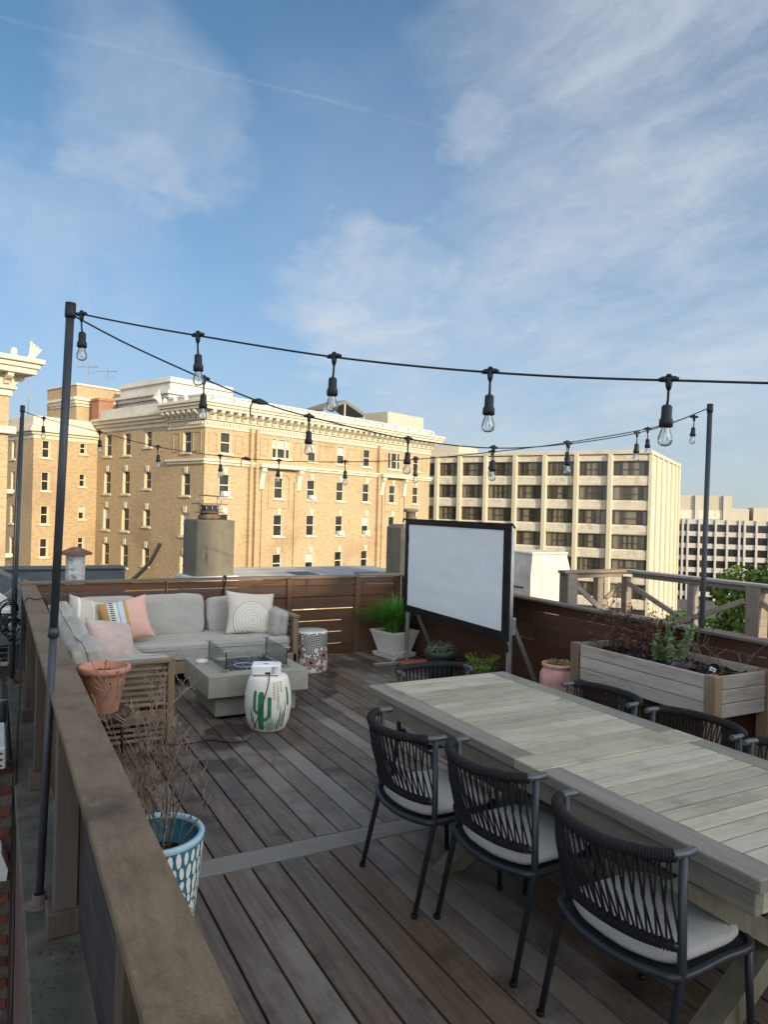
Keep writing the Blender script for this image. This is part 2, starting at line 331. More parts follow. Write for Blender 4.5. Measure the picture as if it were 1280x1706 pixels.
def glass_mat(name, tint=(0.9, 0.96, 0.94), alpha=.12):
    mt, t, b = mat(name); nt = mt.node_tree
    tr = t.n('ShaderNodeBsdfTransparent'); tr.inputs[0].default_value = (*tint, 1)
    gl = t.n('ShaderNodeBsdfGlossy'); gl.inputs['Roughness'].default_value = .03; gl.inputs['Color'].default_value = (.9, .95, .95, 1)
    fr = t.n('ShaderNodeFresnel'); fr.inputs[0].default_value = 1.45
    mx = t.n('ShaderNodeMixShader'); t.l(t.math('ADD', t.math('MULTIPLY', fr.outputs[0], .8), alpha*.25), mx.inputs[0]); t.l(tr.outputs[0], mx.inputs[1]); t.l(gl.outputs[0], mx.inputs[2])
    t.l(mx.outputs[0], nt.nodes['Material Output'].inputs['Surface'])
    return mt
M['clear_glass'] = glass_mat('clear_tempered_glass', (0.955, 0.975, 0.965), .10)
M['bulb_glass'] = glass_mat('clear_bulb_glass', (0.93, 0.92, 0.90), .5)
M['filament'] = plain('bulb_filament', (0.75, 0.68, 0.55), .4)

def leafmat(name, a, bcol, cc=None, rough=.55):
    mt, t, b = mat(name); g = t.n('ShaderNodeNewGeometry')
    v = gpos(t); n = t.noise(v, 9, 3, .6)
    r = g.outputs['Random Per Island']
    c = t.ramp(t.math('ADD', t.math('MULTIPLY', r, .7), t.math('MULTIPLY', n, .3)), [(0.1, a), (0.55, bcol), (0.95, cc or bcol)])
    t.l(c, b.inputs['Base Color']); setb(t, b, rough, 0, .35)
    b.inputs['Transmission Weight'].default_value = 0
    tl = t.n('ShaderNodeBsdfTranslucent'); t.l(c, tl.inputs[0]); mx = t.n('ShaderNodeMixShader'); mx.inputs[0].default_value = .3
    t.l(b.outputs[0], mx.inputs[1]); t.l(tl.outputs[0], mx.inputs[2]); t.l(mx.outputs[0], mt.node_tree.nodes['Material Output'].inputs['Surface'])
    return mt
M['grass_blade'] = leafmat('ornamental_grass', (0.056, 0.160, 0.029), (0.136, 0.336, 0.048), (0.272, 0.480, 0.096))
M['succulent'] = leafmat('grey_green_succulent', (0.06, 0.085, 0.05), (0.15, 0.18, 0.11), (0.28, 0.29, 0.20))
M['fern'] = leafmat('yellow_green_fern', (0.065, 0.130, 0.026), (0.156, 0.260, 0.046), (0.390, 0.416, 0.065))
M['yellow_succ'] = leafmat('yellow_succulent', (0.16, 0.15, 0.04), (0.34, 0.28, 0.06), (0.42, 0.36, 0.1))
M['herb'] = leafmat('soft_green_herb', (0.068, 0.128, 0.045), (0.165, 0.270, 0.090), (0.330, 0.450, 0.210))
M['purple_leaf'] = leafmat('purple_heuchera', (0.046, 0.036, 0.052), (0.111, 0.091, 0.124), (0.195, 0.169, 0.195))
M['red_dead'] = leafmat('rust_dead_leaf', (0.068, 0.027, 0.018), (0.165, 0.060, 0.033), (0.255, 0.120, 0.075))
M['twig'] = plain('dry_twig', (0.20, 0.15, 0.115), .85, 0, .2, .4, 20, rnd=.2)
M['twig_dark'] = plain('dark_twig', (0.065, 0.045, 0.038), .85, 0, .2, .4, 20)
M['tree_leaf'] = leafmat('tree_leaf', (0.048, 0.098, 0.016), (0.103, 0.184, 0.025), (0.193, 0.289, 0.045))
M['bark'] = plain('bark', (0.075, 0.055, 0.04), .9, 0, .1, .4, 4, .5, 10)

def brickwall(name, c1, c2, mortar, wb=0.215, hb=0.075, streak=.3):
    mt, t, b = mat(name); tc = t.n('ShaderNodeTexCoord'); s = t.n('ShaderNodeSeparateXYZ'); t.l(tc.outputs['Object'], s.inputs[0])
    cb = t.n('ShaderNodeCombineXYZ'); t.l(t.math('ADD', s.outputs[0], s.outputs[1]), cb.inputs[0]); t.l(s.outputs[2], cb.inputs[1])
    bk = t.n('ShaderNodeTexBrick'); t.l(cb.outputs[0], bk.inputs['Vector']); bk.inputs['Scale'].default_value = 1.0
    bk.inputs['Brick Width'].default_value = wb; bk.inputs['Row Height'].default_value = hb; bk.inputs['Mortar Size'].default_value = .010
    bk.inputs['Color1'].default_value = (*c1, 1); bk.inputs['Color2'].default_value = (*c2, 1); bk.inputs['Mortar'].default_value = (*mortar, 1)
    mp = t.n('ShaderNodeMapping'); mp.inputs['Scale'].default_value = (1.3, 3.2, 1); t.l(cb.outputs[0], mp.inputs[0])
    n = t.noise(mp.outputs[0], 1.5, 6, .7); n2 = t.noise(cb.outputs[0], .16, 5, .6)
    c = t.mix(t.math('MULTIPLY', t.maprange(n, .46, .68), .5), bk.outputs[0], tuple(x*.62 for x in c2))
    c = t.mix(t.math('MULTIPLY', t.maprange(n2, .48, .7), streak), c, tuple(x*.6 for x in c2))
    t.l(c, b.inputs['Base Color']); setb(t, b, .85, 0, .2)
    return mt
M['buff_brick'] = brickwall('buff_brick', (0.49, 0.352, 0.205), (0.36, 0.25, 0.135), (0.47, 0.38, 0.25), streak=.4)
M['red_brick_far'] = brickwall('red_brick_stack', (0.36, 0.135, 0.065), (0.28, 0.10, 0.05), (0.4, 0.3, 0.22))
def concrete(name, col, stain=.45, scol=(0.16, 0.125, 0.08), vertical=True, zs=.12, sc_=.9, panel=None):
    mt, t, b = mat(name); tc = t.n('ShaderNodeTexCoord'); v = tc.outputs['Object']
    mp = t.n('ShaderNodeMapping'); mp.inputs['Scale'].default_value = (1, 1, zs if vertical else 1); t.l(v, mp.inputs[0])
    oi = t.n('ShaderNodeObjectInfo'); cb = t.n('ShaderNodeCombineXYZ'); t.l(t.math('MULTIPLY', oi.outputs['Random'], 40), cb.inputs[0]); t.l(t.math('MULTIPLY', oi.outputs['Random'], 27), cb.inputs[2])
    vv = t.vm('ADD', mp.outputs[0], cb.outputs[0])
    n = t.noise(vv, sc_, 7, .68, .3); n2 = t.noise(v, 6, 5, .65)
    c = t.mix(t.maprange(n2, .3, .7), tuple(x*.88 for x in col), tuple(min(1, x*1.1) for x in col))
    c = t.mix(t.math('MULTIPLY', t.maprange(n, .47, .70), stain), c, scol)
    t.l(c, b.inputs['Base Color']); setb(t, b, .85, 0, .25); bump(t, b, n2, .12, .02)
    return mt
M['trim'] = concrete('cream_painted_trim', (0.62, 0.56, 0.43), .42, (.33, .285, .21), True, .3, .8)
M['trim_white'] = concrete('white_painted_metal', (0.58, 0.56, 0.50), .42, (.33, .31, .27), True, .3, .5)
M['hotel_concrete'] = concrete('cream_concrete', (0.57, 0.51, 0.37), .42, (.30, .245, .155), True, .10, .55)
M['hotel_spandrel'] = concrete('stained_concrete', (0.62, 0.56, 0.44), .55, (.30, .235, .15), False, 1, .9)
M['office_white'] = concrete('pale_precast', (0.47, 0.44, 0.40), .15, (.4, .37, .33), True, .2, .3)
M['office_tan'] = concrete('tan_precast', (0.46, 0.405, 0.32), .15, (.3, .27, .21), True, .3, .3)
M['stack_concrete'] = concrete('rough_render', (0.169, 0.152, 0.116), .5, (0.072, 0.063, 0.046), True, .5, 2.6)
M['white_render'] = concrete('white_weathered_render', (0.60, 0.57, 0.49), .45, (.24, .21, .16), True, .4, 2.4)
M['peel_white'] = concrete('peeling_white_paint', (0.62, 0.61, 0.57), .8, (.10, .09, .08), False, 1, 11)
M['roof_dark'] = concrete('grey_roof_membrane', (0.10, 0.112, 0.122), .3, (.06, .062, .066), False, 1, 1.0)
M['roof_pale'] = concrete('pale_roof_coating', (0.52, 0.48, 0.41), .45, (.28, .25, .2), False, 1, 1.6)
M['roof_grey'] = concrete('silver_roof_coating', (0.30, 0.31, 0.31), .4, (.18, .18, .18), False, 1, 1.6)
M['rust'] = concrete('rusty_sheet', (0.16, 0.085, 0.06), .5, (.30, .27, .24), False, 1, 14)
M['ac_white'] = concrete('white_enamel', (0.62, 0.62, 0.57), .2, (.35, .33, .28), False, 1, 4)
M['city'] = concrete('city_ground', (0.10, 0.10, 0.095), .4, (.05, .06, .04), False, 1, .05)
M['window_glass'] = plain('dark_window_glass', (0.022, 0.022, 0.020), .10, 0, .35, .5, .8)
M['blind'] = plain('cream_roller_blind', (0.50, 0.47, 0.39), .8, 0, .2, .08)
M['white_frame'] = plain('white_window_paint', (0.62, 0.60, 0.52), .6, 0, .3, .06)
M['reveal'] = plain('cream_reveal_paint', (0.62, 0.55, 0.40), .7, 0, .3, .1)
M['bronze'] = plain('bronze_anodised_frame', (0.095, 0.08, 0.06), .45, .3, .5)
def curtain():
    mt, t, b = mat('curtained_window_glass'); tc = t.n('ShaderNodeTexCoord'); v = tc.outputs['Object']; oi = t.n('ShaderNodeObjectInfo'); rr = oi.outputs['Random']
    s = t.n('ShaderNodeSeparateXYZ'); t.l(v, s.inputs[0])
    x = t.math('ADD', s.outputs[0], t.math('MULTIPLY', rr, 30))
    cb = t.n('ShaderNodeCombineXYZ'); t.l(x, cb.inputs[0])
    fold = t.noise(cb.outputs[0], 5.0, 3, .7)
    gap = t.maprange(t.noise(cb.outputs[0], .75, 1, .5), .47, .52)
    cur = t.mix(fold, (.10, .09, .065), (.30, .27, .19))
    c = t.mix(t.math('MULTIPLY', gap, .85), cur, (.03, .028, .022))
    t.l(c, b.inputs['Base Color']); setb(t, b, .12, 0, .5)
    return mt
M['curtain_glass'] = curtain()
def ledge_m():
    mt, t, b = mat('lichen_speckled_coping'); v = gpos(t)
    n = t.noise(v, 5, 6, .6); sp = t.noise(v, 62, 4, .6, .2); msk = t.noise(v, 2.6, 4, .65)
    c = t.mix(t.maprange(n, .3, .7), (.072, .070, .058), (.135, .130, .110))
    c = t.mix(t.math('MULTIPLY', t.maprange(sp, .56, .66), t.maprange(msk, .40, .58)), c, (.028, .027, .024))
    s = t.n('ShaderNodeSeparateXYZ'); t.l(v, s.inputs[0])
    moss = t.math('MULTIPLY', t.maprange(s.outputs[1], 3.3, 2.6), t.maprange(n, .42, .6))
    c = t.mix(t.math('MULTIPLY', moss, .6), c, (.055, .07, .03))
    t.l(c, b.inputs['Base Color']); setb(t, b, .85, 0, .25); bump(t, b, sp, .3, .005); return mt
M['ledge'] = ledge_m()
M['red_peel'] = wood('peeling_red_fascia', (0.055, 0.028, 0.025), (0.12, 0.06, 0.052), (0.26, 0.22, 0.2), 1, 40, .08, .8, 0, .4, (.16, .14, .13), .6, streaks=.3)
M['red_brick'] = plain('old_red_brick', (0.15, 0.052, 0.035), .9, 0, .2, .3, 14, .5, 80, rnd=.35)
M['mortar'] = plain('dark_mortar', (0.10, 0.085, 0.075), .95, 0, .1, .3, 20)
M['galv'] = plain('white_coated_metal', (0.62, 0.63, 0.63), .4, .1, .5, .1)
M['grille'] = plain('dark_grille', (0.02, 0.021, 0.022), .6)
M['gap_shade'] = plain('painted_gap_shade', (0.008, 0.007, 0.006), .9)  # near-black colour standing in for the shade behind gaps
M['acrylic'] = glass_mat('cloudy_acrylic', (.55, .58, .58), .5)
M['canopy_grey'] = plain('grey_canopy', (0.16, .15, .13), .8)
M['antenna'] = plain('aerial_metal', (.30, .30, .29), .5, .5)
M['tile_white'] = plain('white_paint_scrape', (.5, .5, .5), .6)

# ------------------------------------------------------------------ geometry helpers
class MB:
    def __init__(s): s.v = []; s.f = []; s.smooth = []
    def add(s, vs, fs, smooth=False):
        o = len(s.v); s.v += [tuple(x) for x in vs]; s.f += [tuple(o+i for i in f) for f in fs]; s.smooth += [smooth]*len(fs); return s
    def box(s, x0, x1, y0, y1, z0, z1, T=None):
        vs = [(x, y, z) for z in (z0, z1) for y in (y0, y1) for x in (x0, x1)]
        if T: vs = [T @ Vector(v) for v in vs]
        return s.add(vs, [(0, 2, 3, 1), (4, 5, 7, 6), (0, 1, 5, 4), (2, 6, 7, 3), (0, 4, 6, 2), (1, 3, 7, 5)])
    def cbox(s, x0, x1, y0, y1, z0, z1, c=.004, T=None):
        """box with chamfered edges"""
        xs, ys, zs = (x0, x1), (y0, y1), (z0, z1); vs = []; idx = {}
        c = min(c, (x1-x0)*.45, (y1-y0)*.45, (z1-z0)*.45)
        sg = lambda i: 1 if i == 0 else -1
        for i in (0, 1):
            for j in (0, 1):
                for k in (0, 1):
                    a, b, d = xs[i], ys[j], zs[k]
                    for ax in range(3):
                        p = [a+sg(i)*c, b+sg(j)*c, d+sg(k)*c]; p[ax] = (a, b, d)[ax]
                        idx[(i, j, k, ax)] = len(vs); vs.append(p)
        fs = []
        for q in (0, 1):
            fs.append([idx[(q, j, k, 0)] for j, k in ((0, 0), (1, 0), (1, 1), (0, 1))][::1 if q else -1])
            fs.append([idx[(i, q, k, 1)] for i, k in ((0, 0), (0, 1), (1, 1), (1, 0))][::1 if q else -1])
            fs.append([idx[(i, j, q, 2)] for i, j in ((0, 0), (1, 0), (1, 1), (0, 1))][::1 if q else -1])
        for a in (0, 1):
            for b in (0, 1):
                fs.append([idx[(a, b, 0, 0)], idx[(a, b, 1, 0)], idx[(a, b, 1, 1)], idx[(a, b, 0, 1)]])
                fs.append([idx[(a, 0, b, 0)], idx[(a, 1, b, 0)], idx[(a, 1, b, 2)], idx[(a, 0, b, 2)]])
                fs.append([idx[(0, a, b, 1)], idx[(1, a, b, 1)], idx[(1, a, b, 2)], idx[(0, a, b, 2)]])
        for i in (0, 1):
            for j in (0, 1):
                for k in (0, 1): fs.append([idx[(i, j, k, ax)] for ax in range(3)])
        if T: vs = [T @ Vector(v) for v in vs]
        return s.add(vs, fs)
    def tube(s, pts, r, seg=8, cap=True, smooth=True):
        pts = [Vector(p) for p in pts]; n = len(pts); rs = r if isinstance(r, (list, tuple)) else [r]*n
        up = None; vs = []
        for i, p in enumerate(pts):
            d = (pts[min(i+1, n-1)]-pts[max(i-1, 0)]).normalized()
            if up is None:
                up = Vector((0, 0, 1)) if abs(d.z) < .9 else Vector((1, 0, 0))
            a = d.cross(up)
            if a.length < 1e-6: a = d.cross(Vector((0.3, 1, 0)))
            a.normalize(); up = a.cross(d).normalized()
            for k in range(seg):
                t = 2*math.pi*k/seg
                vs.append(p + (a*math.cos(t)+up*math.sin(t))*rs[i])
        fs = [(i*seg+k, i*seg+(k+1) % seg, (i+1)*seg+(k+1) % seg, (i+1)*seg+k) for i in range(n-1) for k in range(seg)]
        s.add(vs, fs, smooth)
        if cap:
            o = len(s.v)-len(vs)
            s.f += [tuple(o+k for k in range(seg))[::-1], tuple(o+(n-1)*seg+k for k in range(seg))]; s.smooth += [False, False]
        return s
    def lathe(s, prof, seg=32, c=(0, 0, 0), smooth=True, cap0=False, cap1=False):
        vs = [(c[0]+r*math.cos(2*math.pi*k/seg), c[1]+r*math.sin(2*math.pi*k/seg), c[2]+z) for r, z in prof for k in range(seg)]
        fs = [(i*seg+k, i*seg+(k+1) % seg, (i+1)*seg+(k+1) % seg, (i+1)*seg+k) for i in range(len(prof)-1) for k in range(seg)]
        o = len(s.v); s.add(vs, fs, smooth)
        if cap0: s.f.append(tuple(o+k for k in range(seg))[::-1]); s.smooth.append(False)
        if cap1: s.f.append(tuple(o+(len(prof)-1)*seg+k for k in range(seg))); s.smooth.append(False)
        return s
    def prism(s, poly, y0, y1, T=None):
        """polygon in xz extruded along y"""
        n = len(poly); vs = [(x, y0, z) for x, z in poly]+[(x, y1, z) for x, z in poly]
        if T: vs = [T @ Vector(v) for v in vs]
        return s.add(vs, [tuple(range(n)), tuple(range(2*n-1, n-1, -1))]+[(i, i+n, (i+1) % n+n, (i+1) % n) for i in range(n)])
    def mesh(s, name):
        me = bpy.data.meshes.new(name); me.from_pydata(s.v, [], s.f)
        me.polygons.foreach_set('use_smooth', s.smooth)
        bm = bmesh.new(); bm.from_mesh(me); bmesh.ops.recalc_face_normals(bm, faces=bm.faces); bm.to_mesh(me); bm.free()
        me.update(); return me
def link(name, me, m, parent=None, loc=(0, 0, 0), rot=(0, 0, 0), kind=None, label=None):
    o = bpy.data.objects.new(name, me); COL.objects.link(o)
    if me is not None and m is not None and not me.materials: me.materials.append(m)
    o.location = loc; o.rotation_euler = rot
    if parent: o.parent = parent
    if kind: o['kind'] = kind
    if label: o['label'] = label
    return o
def part(name, mb, m, parent=None, loc=(0, 0, 0), rot=(0, 0, 0), kind=None, label=None):
    return link(name, mb.mesh(name), m, parent, loc, rot, kind, label)
def thing(name, label, cat, loc=(0, 0, 0), rotz=0.0, group=None):
    o = bpy.data.objects.new(name, None); COL.objects.link(o); o.location = loc; o.rotation_euler = (0, 0, rotz); o.empty_display_size = .1
    o['label'] = label; o['category'] = cat
    if group: o['group'] = group
    return o
def tag(o, label, cat, group=None):
    o['label'] = label; o['category'] = cat
    if group: o['group'] = group
    return o
def struct(name, loc=(0, 0, 0)):
    o = bpy.data.objects.new(name, None); COL.objects.link(o); o.location = loc; o['kind'] = 'structure'; return o
KIDS = {}
def kids(o): return [c for c in bpy.data.objects if c.parent == o]
def copy_thing(root, loc, rotz, label, group):
    r = root.copy(); COL.objects.link(r); r.location = loc; r.rotation_euler = (0, 0, rotz); r['label'] = label; r['group'] = group
    def rec(src, dst):
        for ch in KIDS.setdefault(src.name, kids(src)):
            c = ch.copy(); COL.objects.link(c); c.parent = dst; rec(ch, c)
    rec(root, r); return r
def beam(mb, a, b, w, h, c=.004, roll=0.0):
    """square bar from a to b, w across and h high"""
    a, b = Vector(a), Vector(b); d = b-a; L = d.length; q = d.to_track_quat('X', 'Z')
    T = Matrix.Translation(a) @ q.to_matrix().to_4x4() @ Matrix.Rotation(roll, 4, 'X')
    return mb.cbox(0, L, -w/2, w/2, -h/2, h/2, c, T)
def smoothpath(pts, n=8):
    """Catmull-Rom through pts"""
    P = [Vector(p) for p in pts]; P = [2*P[0]-P[1]]+P+[2*P[-1]-P[-2]]; out = []
    for i in range(1, len(P)-2):
        for k in range(n):
            t = k/n; a, b, c, d = P[i-1], P[i], P[i+1], P[i+2]
            out.append(.5*((2*b)+(c-a)*t+(2*a-5*b+4*c-d)*t*t+(3*b-a-3*c+d)*t**3))
    out.append(P[-2]); return out

# ================================================================== SETTING
part('ground', MB().add([(-900, -900, -21), (1500, -900, -21), (1500, 1500, -21), (-900, 1500, -21)], [(0, 1, 2, 3)]), M['city'], kind='structure')

# ---- deck: every board a part
deck = struct('deck')
PW = .1455; X0 = 1.19-6*PW
part('deck_base', MB().box(.36, 4.86, -1.2, 8.40, -.30, -.06), M['gap_shade'], deck)  # near-black box painted as the shade seen between the boards
cache = {}
def plank(L, w=PW-.0105):
    k = round(L, 3), round(w, 3)
    if k not in cache:
        cache[k] = MB().cbox(-w/2, w/2, -L/2, L/2, -.028, 0, .002).mesh('plank')
    return cache[k]
nb = 30
for i in range(1, nb):
    xc = X0+(i+.5)*PW
    if xc > 4.84: break
    link('plank', plank(4.7), M['deck'], deck, (xc, 1.177-.001, random.uniform(-.001, .001)))
    j = [4.62]
    for L, yc in ((4.62, 3.705+2.31),):
        link('plank', plank(L), M['deck'], deck, (xc, yc, random.uniform(-.001, .001)))
for yc, L in ((1.176, 4.7), (6.015, 4.62)): link('plank', plank(L, .075), M['deck'], deck, (.420, yc, 0))
part('border_board', MB().cbox(.385, 4.84, 3.533, 3.698, -.028, .001, .003), M['deck_x'], deck)

# ---- parapet ledge outside the left railing
led = struct('parapet_ledge')
part('coping', MB().cbox(.15, .42, -1.5, 8.5, -.10, -.006, .006), M['ledge'], led)
part('fascia', MB().cbox(.162, .40, -1.5, 8.5, -3.5, -.103, .004), M['red_peel'], led)

# ---- neighbouring roofs behind the deck
part('roof', MB().box(-7, 2.75, 8.62, 11.8, .30, .42), M['roof_dark'], kind='structure')
part('roof', MB().box(2.75, 4.35, 8.50, 11.3, .60, .86), M['roof_pale'], kind='structure')
rg = MB().box(4.355, 5.9, 8.50, 11.4, .50, .845); part('roof', rg, M['roof_grey'], kind='structure')
part('roof', MB().box(4.95, 8.6, 6.6, 10.5, -2.2, .12), M['roof_grey'], kind='structure')
part('roof', MB().box(-7, .10, 5.56, 8.60, -.4, -.05), M['roof_dark'], kind='structure')
t = thing('roof_parapet', 'blue-grey membrane parapet along the roof behind the sofa fence', 'parapet', (-2.4, 11.9, .3))
part('wall', MB().cbox(-4.6, 4.2, -.15, .15, -3, .52, .01), M['roof_dark'], t)
part('coping', MB().cbox(-4.6, 4.2, -.19, .19, .522, .56, .01), M['roof_dark'], t)

# ---- left railing
rl = thing('wooden_railing', 'brown wooden railing with wide flat cap running along the left edge', 'railing', (.315, 0, 0))
for (y0, y1) in ((-1.0, 4.02), (4.024, 6.2), (6.204, 8.5)):
    part('rail_cap', MB().cbox(-.075, .075, y0, y1, .938, .972, .004), M['rail_cap'], rl)
for y in (-.1, 1.62, 3.38, 5.15, 6.75, 8.25):
    p = part('post', MB().cbox(-.06, .035, -.047, .047, .0, .937, .004), M['rail_post'], rl, (0, y, 0))
    part('post_base', MB().cbox(-.085, .055, -.075, .07, -.004, .10, .004), M['rail_post'], p)
for k in range(6):
    z0 = .02+k*.153
    for (y0, y1) in ((-1, 3.3), (3.304, 8.40)):
        part('board', MB().cbox(.038, .058, y0, y1, z0, z0+.149, .003), M['painted_board'] if y1 < 3.5 else M['fence_y'], rl)

# ---- back fence
bf = thing('back_fence', 'dark brown slatted wooden fence behind the sofa', 'fence', (0, 8.33, 0))
zs = [-.002, .135, .287, .431, .582, .733, .878, .968]
bays = [(.40, 1.72), (1.735, 3.17), (3.245, 4.12), (4.165, 4.70)]
for (a, b) in bays:
    for k in range(7):
        z0, z1 = zs[k]+random.uniform(0, .002), zs[k+1]-random.uniform(.003, .011)
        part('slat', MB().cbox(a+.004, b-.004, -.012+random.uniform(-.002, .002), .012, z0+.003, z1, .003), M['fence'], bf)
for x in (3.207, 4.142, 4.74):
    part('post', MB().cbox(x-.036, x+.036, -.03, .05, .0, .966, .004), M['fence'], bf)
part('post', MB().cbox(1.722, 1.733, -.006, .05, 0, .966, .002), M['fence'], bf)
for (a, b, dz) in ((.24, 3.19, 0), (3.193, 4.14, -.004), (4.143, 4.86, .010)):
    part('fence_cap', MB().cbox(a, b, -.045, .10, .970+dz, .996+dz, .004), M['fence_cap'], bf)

# ---- right fence
rf = thing('side_fence', 'dark brown solid wooden fence along the right side behind the planter', 'fence', (4.78, 0, 0))
for (a, b) in ((-1, 3.4), (3.404, 5.6), (5.604, 8.28)):
    for k in range(7):
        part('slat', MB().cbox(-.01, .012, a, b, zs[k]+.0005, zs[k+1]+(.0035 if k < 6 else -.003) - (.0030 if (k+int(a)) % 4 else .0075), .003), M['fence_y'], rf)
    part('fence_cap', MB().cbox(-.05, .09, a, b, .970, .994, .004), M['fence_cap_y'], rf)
for y in (.5, 2.2, 3.95, 5.6, 7.2):
    part('post', MB().cbox(.0125, .085, y-.04, y+.04, 0, .968, .004), M['fence_y'], rf)

# ---- unseen house added behind the camera, roofline stepped to shape the deck's shade
hb = thing('unseen_shade_house', 'unseen brick house behind the deck, stepped roofline shaped to cast its shade', 'house', (0, -30, 0))
part('wall', MB().box(-12, 7.8, -8, 0, -21, 15.6), M['red_brick_far'], hb)
part('wall', MB().box(7.805, 9.40, -8, -.01, -21, 12.72), M['red_brick_far'], hb)
part('wall', MB().box(9.405, 10.65, -8, 0, -21, 13.5), M['red_brick_far'], hb)

# ================================================================== BUILDINGS
def wall_holes(mb, L, z0, z1, holes, depth, T):
    """wall in local xz plane (outward -y), with recessed openings"""
    xs = sorted(set([0, L]+[h[0] for h in holes]+[h[1] for h in holes])); zz = sorted(set([z0, z1]+[h[2] for h in holes]+[h[3] for h in holes]))
    for i in range(len(xs)-1):
        for j in range(len(zz)-1):
            xm, zm = (xs[i]+xs[i+1])/2, (zz[j]+zz[j+1])/2
            if any(h[0] < xm < h[1] and h[2] < zm < h[3] for h in holes): continue
            mb.add([T @ Vector(p) for p in ((xs[i], 0, zz[j]), (xs[i+1], 0, zz[j]), (xs[i+1], 0, zz[j+1]), (xs[i], 0, zz[j+1]))], [(0, 1, 2, 3)])
    for (a, b, c, d) in holes:
        for q in (((a, c), (a, d)), ((b, d), (b, c)), ((a, d), (b, d)), ((b, c), (a, c))):
            (xa, za), (xb, zb) = q
            mb.add([T @ Vector(p) for p in ((xa, 0, za), (xb, 0, zb), (xb, depth, zb), (xa, depth, za))], [(0, 1, 2, 3)])
_wc = {}
def win_meshes(w, h):
    k = (round(w, 2), round(h, 2))
    if k in _wc: return _wc[k]
    f = MB(); t_ = .07
    f.box(-w/2, -w/2+t_, .04, .30, 0, h); f.box(w/2-t_, w/2, .04, .30, 0, h); f.box(-w/2+t_, w/2-t_, .04, .30, h-t_, h); f.box(-w/2+t_, w/2-t_, .04, .30, 0, .07)
    f.box(-w/2+t_, w/2-t_, .17, .25, h*.49, h*.49+.08)
    for sgn in (-1, 1): f.box(sgn*(w/2-t_-.035)-.035, sgn*(w/2-t_-.035)+.035, .18, .24, .07, h-t_)
    if w > 1.9:
        for xx in (-w*.22, w*.22): f.box(xx-.07, xx+.07, .10, .26, .07, h-t_)
    p = MB().box(-w/2+t_, w/2-t_, .262, .28, .07, h-t_)
    s = MB().cbox(-w/2-.14, w/2+.14, -.14, .039, -.17, -.001, .02)
    kst = MB().prism([(-.17, .02), (.17, .02), (.26, .56), (-.26, .56)], -.09, .02)
    bl = MB().box(-w/2+t_+.01, w/2-t_-.01, .255, .2615, h*.53, h-t_)
    _wc[k] = tuple(x.mesh(n) for x, n in ((f, 'window'), (p, 'pane'), (s, 'sill'), (kst, 'keystone'), (bl, 'blind')))
    return _wc[k]
def add_window(parent, xc, z0, w, h, T, key=True, sill=True):
    f, p, s, k, b = win_meshes(w, h)
    mt = T @ Matrix.Translation((xc, 0, z0))
    loc, q, _ = mt.decompose()
    o = link('window', f, M['reveal'], parent, loc, q.to_euler())
    link('pane', p, M['window_glass'], o)
    if sill: link('sill', s, M['trim'], o)
    if key: link('keystone', k, M['trim'], o, (0, 0, h))
    if random.random() < .2: link('blind', b, M['blind'], o)
    return o

# ---- buff brick apartment house
AL = R(21.4); A = (15.53, 60.96)
bk = thing('apartment_building', 'buff brick apartment building with cream bracketed cornice and keystoned windows', 'building', (A[0], A[1], 0), AL)
Tf = Matrix.Identity(4)                                   # front: local x along, outward -y
rowz = [(6.42, 8.26), (2.66, 4.62), (-.86, 1.17), (-4.4, -2.5), (-8, -6.1)]
cols = [2.2, 8.45, 12.66, 16.76, 20.78, 25.2, 29.4]
holes = []; wl = []
for c in cols:
    for r_, (a, b) in enumerate(rowz):
        w = 1.26
        if r_ == 0 and c in (8.45, 25.2): 
            wl.append((8.65 if c == 8.45 else 25.4, a, 2.36, b-a, False)); holes.append((wl[-1][0]-1.18, wl[-1][0]+1.18, a, b)); continue
        wl.append((c, a, w, b-a, r_ > 0)); holes.append((c-w/2, c+w/2, a, b))
wm = MB(); wall_holes(wm, 32.0, -21, 8.85, holes, .30, Tf)
# left face: local +y direction away, outward -x ; x runs from back to front
Tl = Matrix(((0, 1, 0, 0), (-1, 0, 0, 18.0), (0, 0, 1, 0), (0, 0, 0, 1)))
# column positions along b (depth)
lh = []; ll = []
for (bc, w, rows) in ((2.64, 1.26, rowz), (8.72, 1.15, [(7.1, 8.6), (3.25, 4.85), (-.25, 1.35), (-3.9, -2.2)]), (12.44, 1.28, [(6.46, 8.6), (2.75, 4.95), (-.8, 1.4), (-4.3, -2.1)]), (15.95, 1.28, [(6.46, 8.6), (2.75, 4.95), (-.8, 1.4), (-4.3, -2.1)])):
    for i, (a, b) in enumerate(rows):
        x = 18-bc; ll.append((x, a, w, b-a, i > 0)); lh.append((x-w/2, x+w/2, a, b))
wall_holes(wm, 18.0, -21, 8.85, lh, .30, Tl)
wm.add([(0, 18, -21), (0, 18, 8.85), (0, 40, 8.85), (0, 40, -21)], [(0, 1, 2, 3)])
wm.add([(32, 0, -21), (32, 0, 8.85), (32, 40, 8.85), (32, 40, -21)], [(0, 1, 2, 3)])
part('wall', wm, M['buff_brick'], bk)
for (x, a, w, h, ky) in wl: add_window(bk, x, a, w, h, Tf, ky, True)
for (x, a, w, h, ky) in ll: add_window(bk, x, a, w, h, Tl, ky, True)
for (x, z) in ((12.66, 2.68), (20.78, -.84), (16.76, -.84), (2.2, 2.68)):
    part('window_unit', MB().cbox(x-.36, x+.36, -.38, .16, z+.01, z+.44, .03), M['ac_white'], bk)
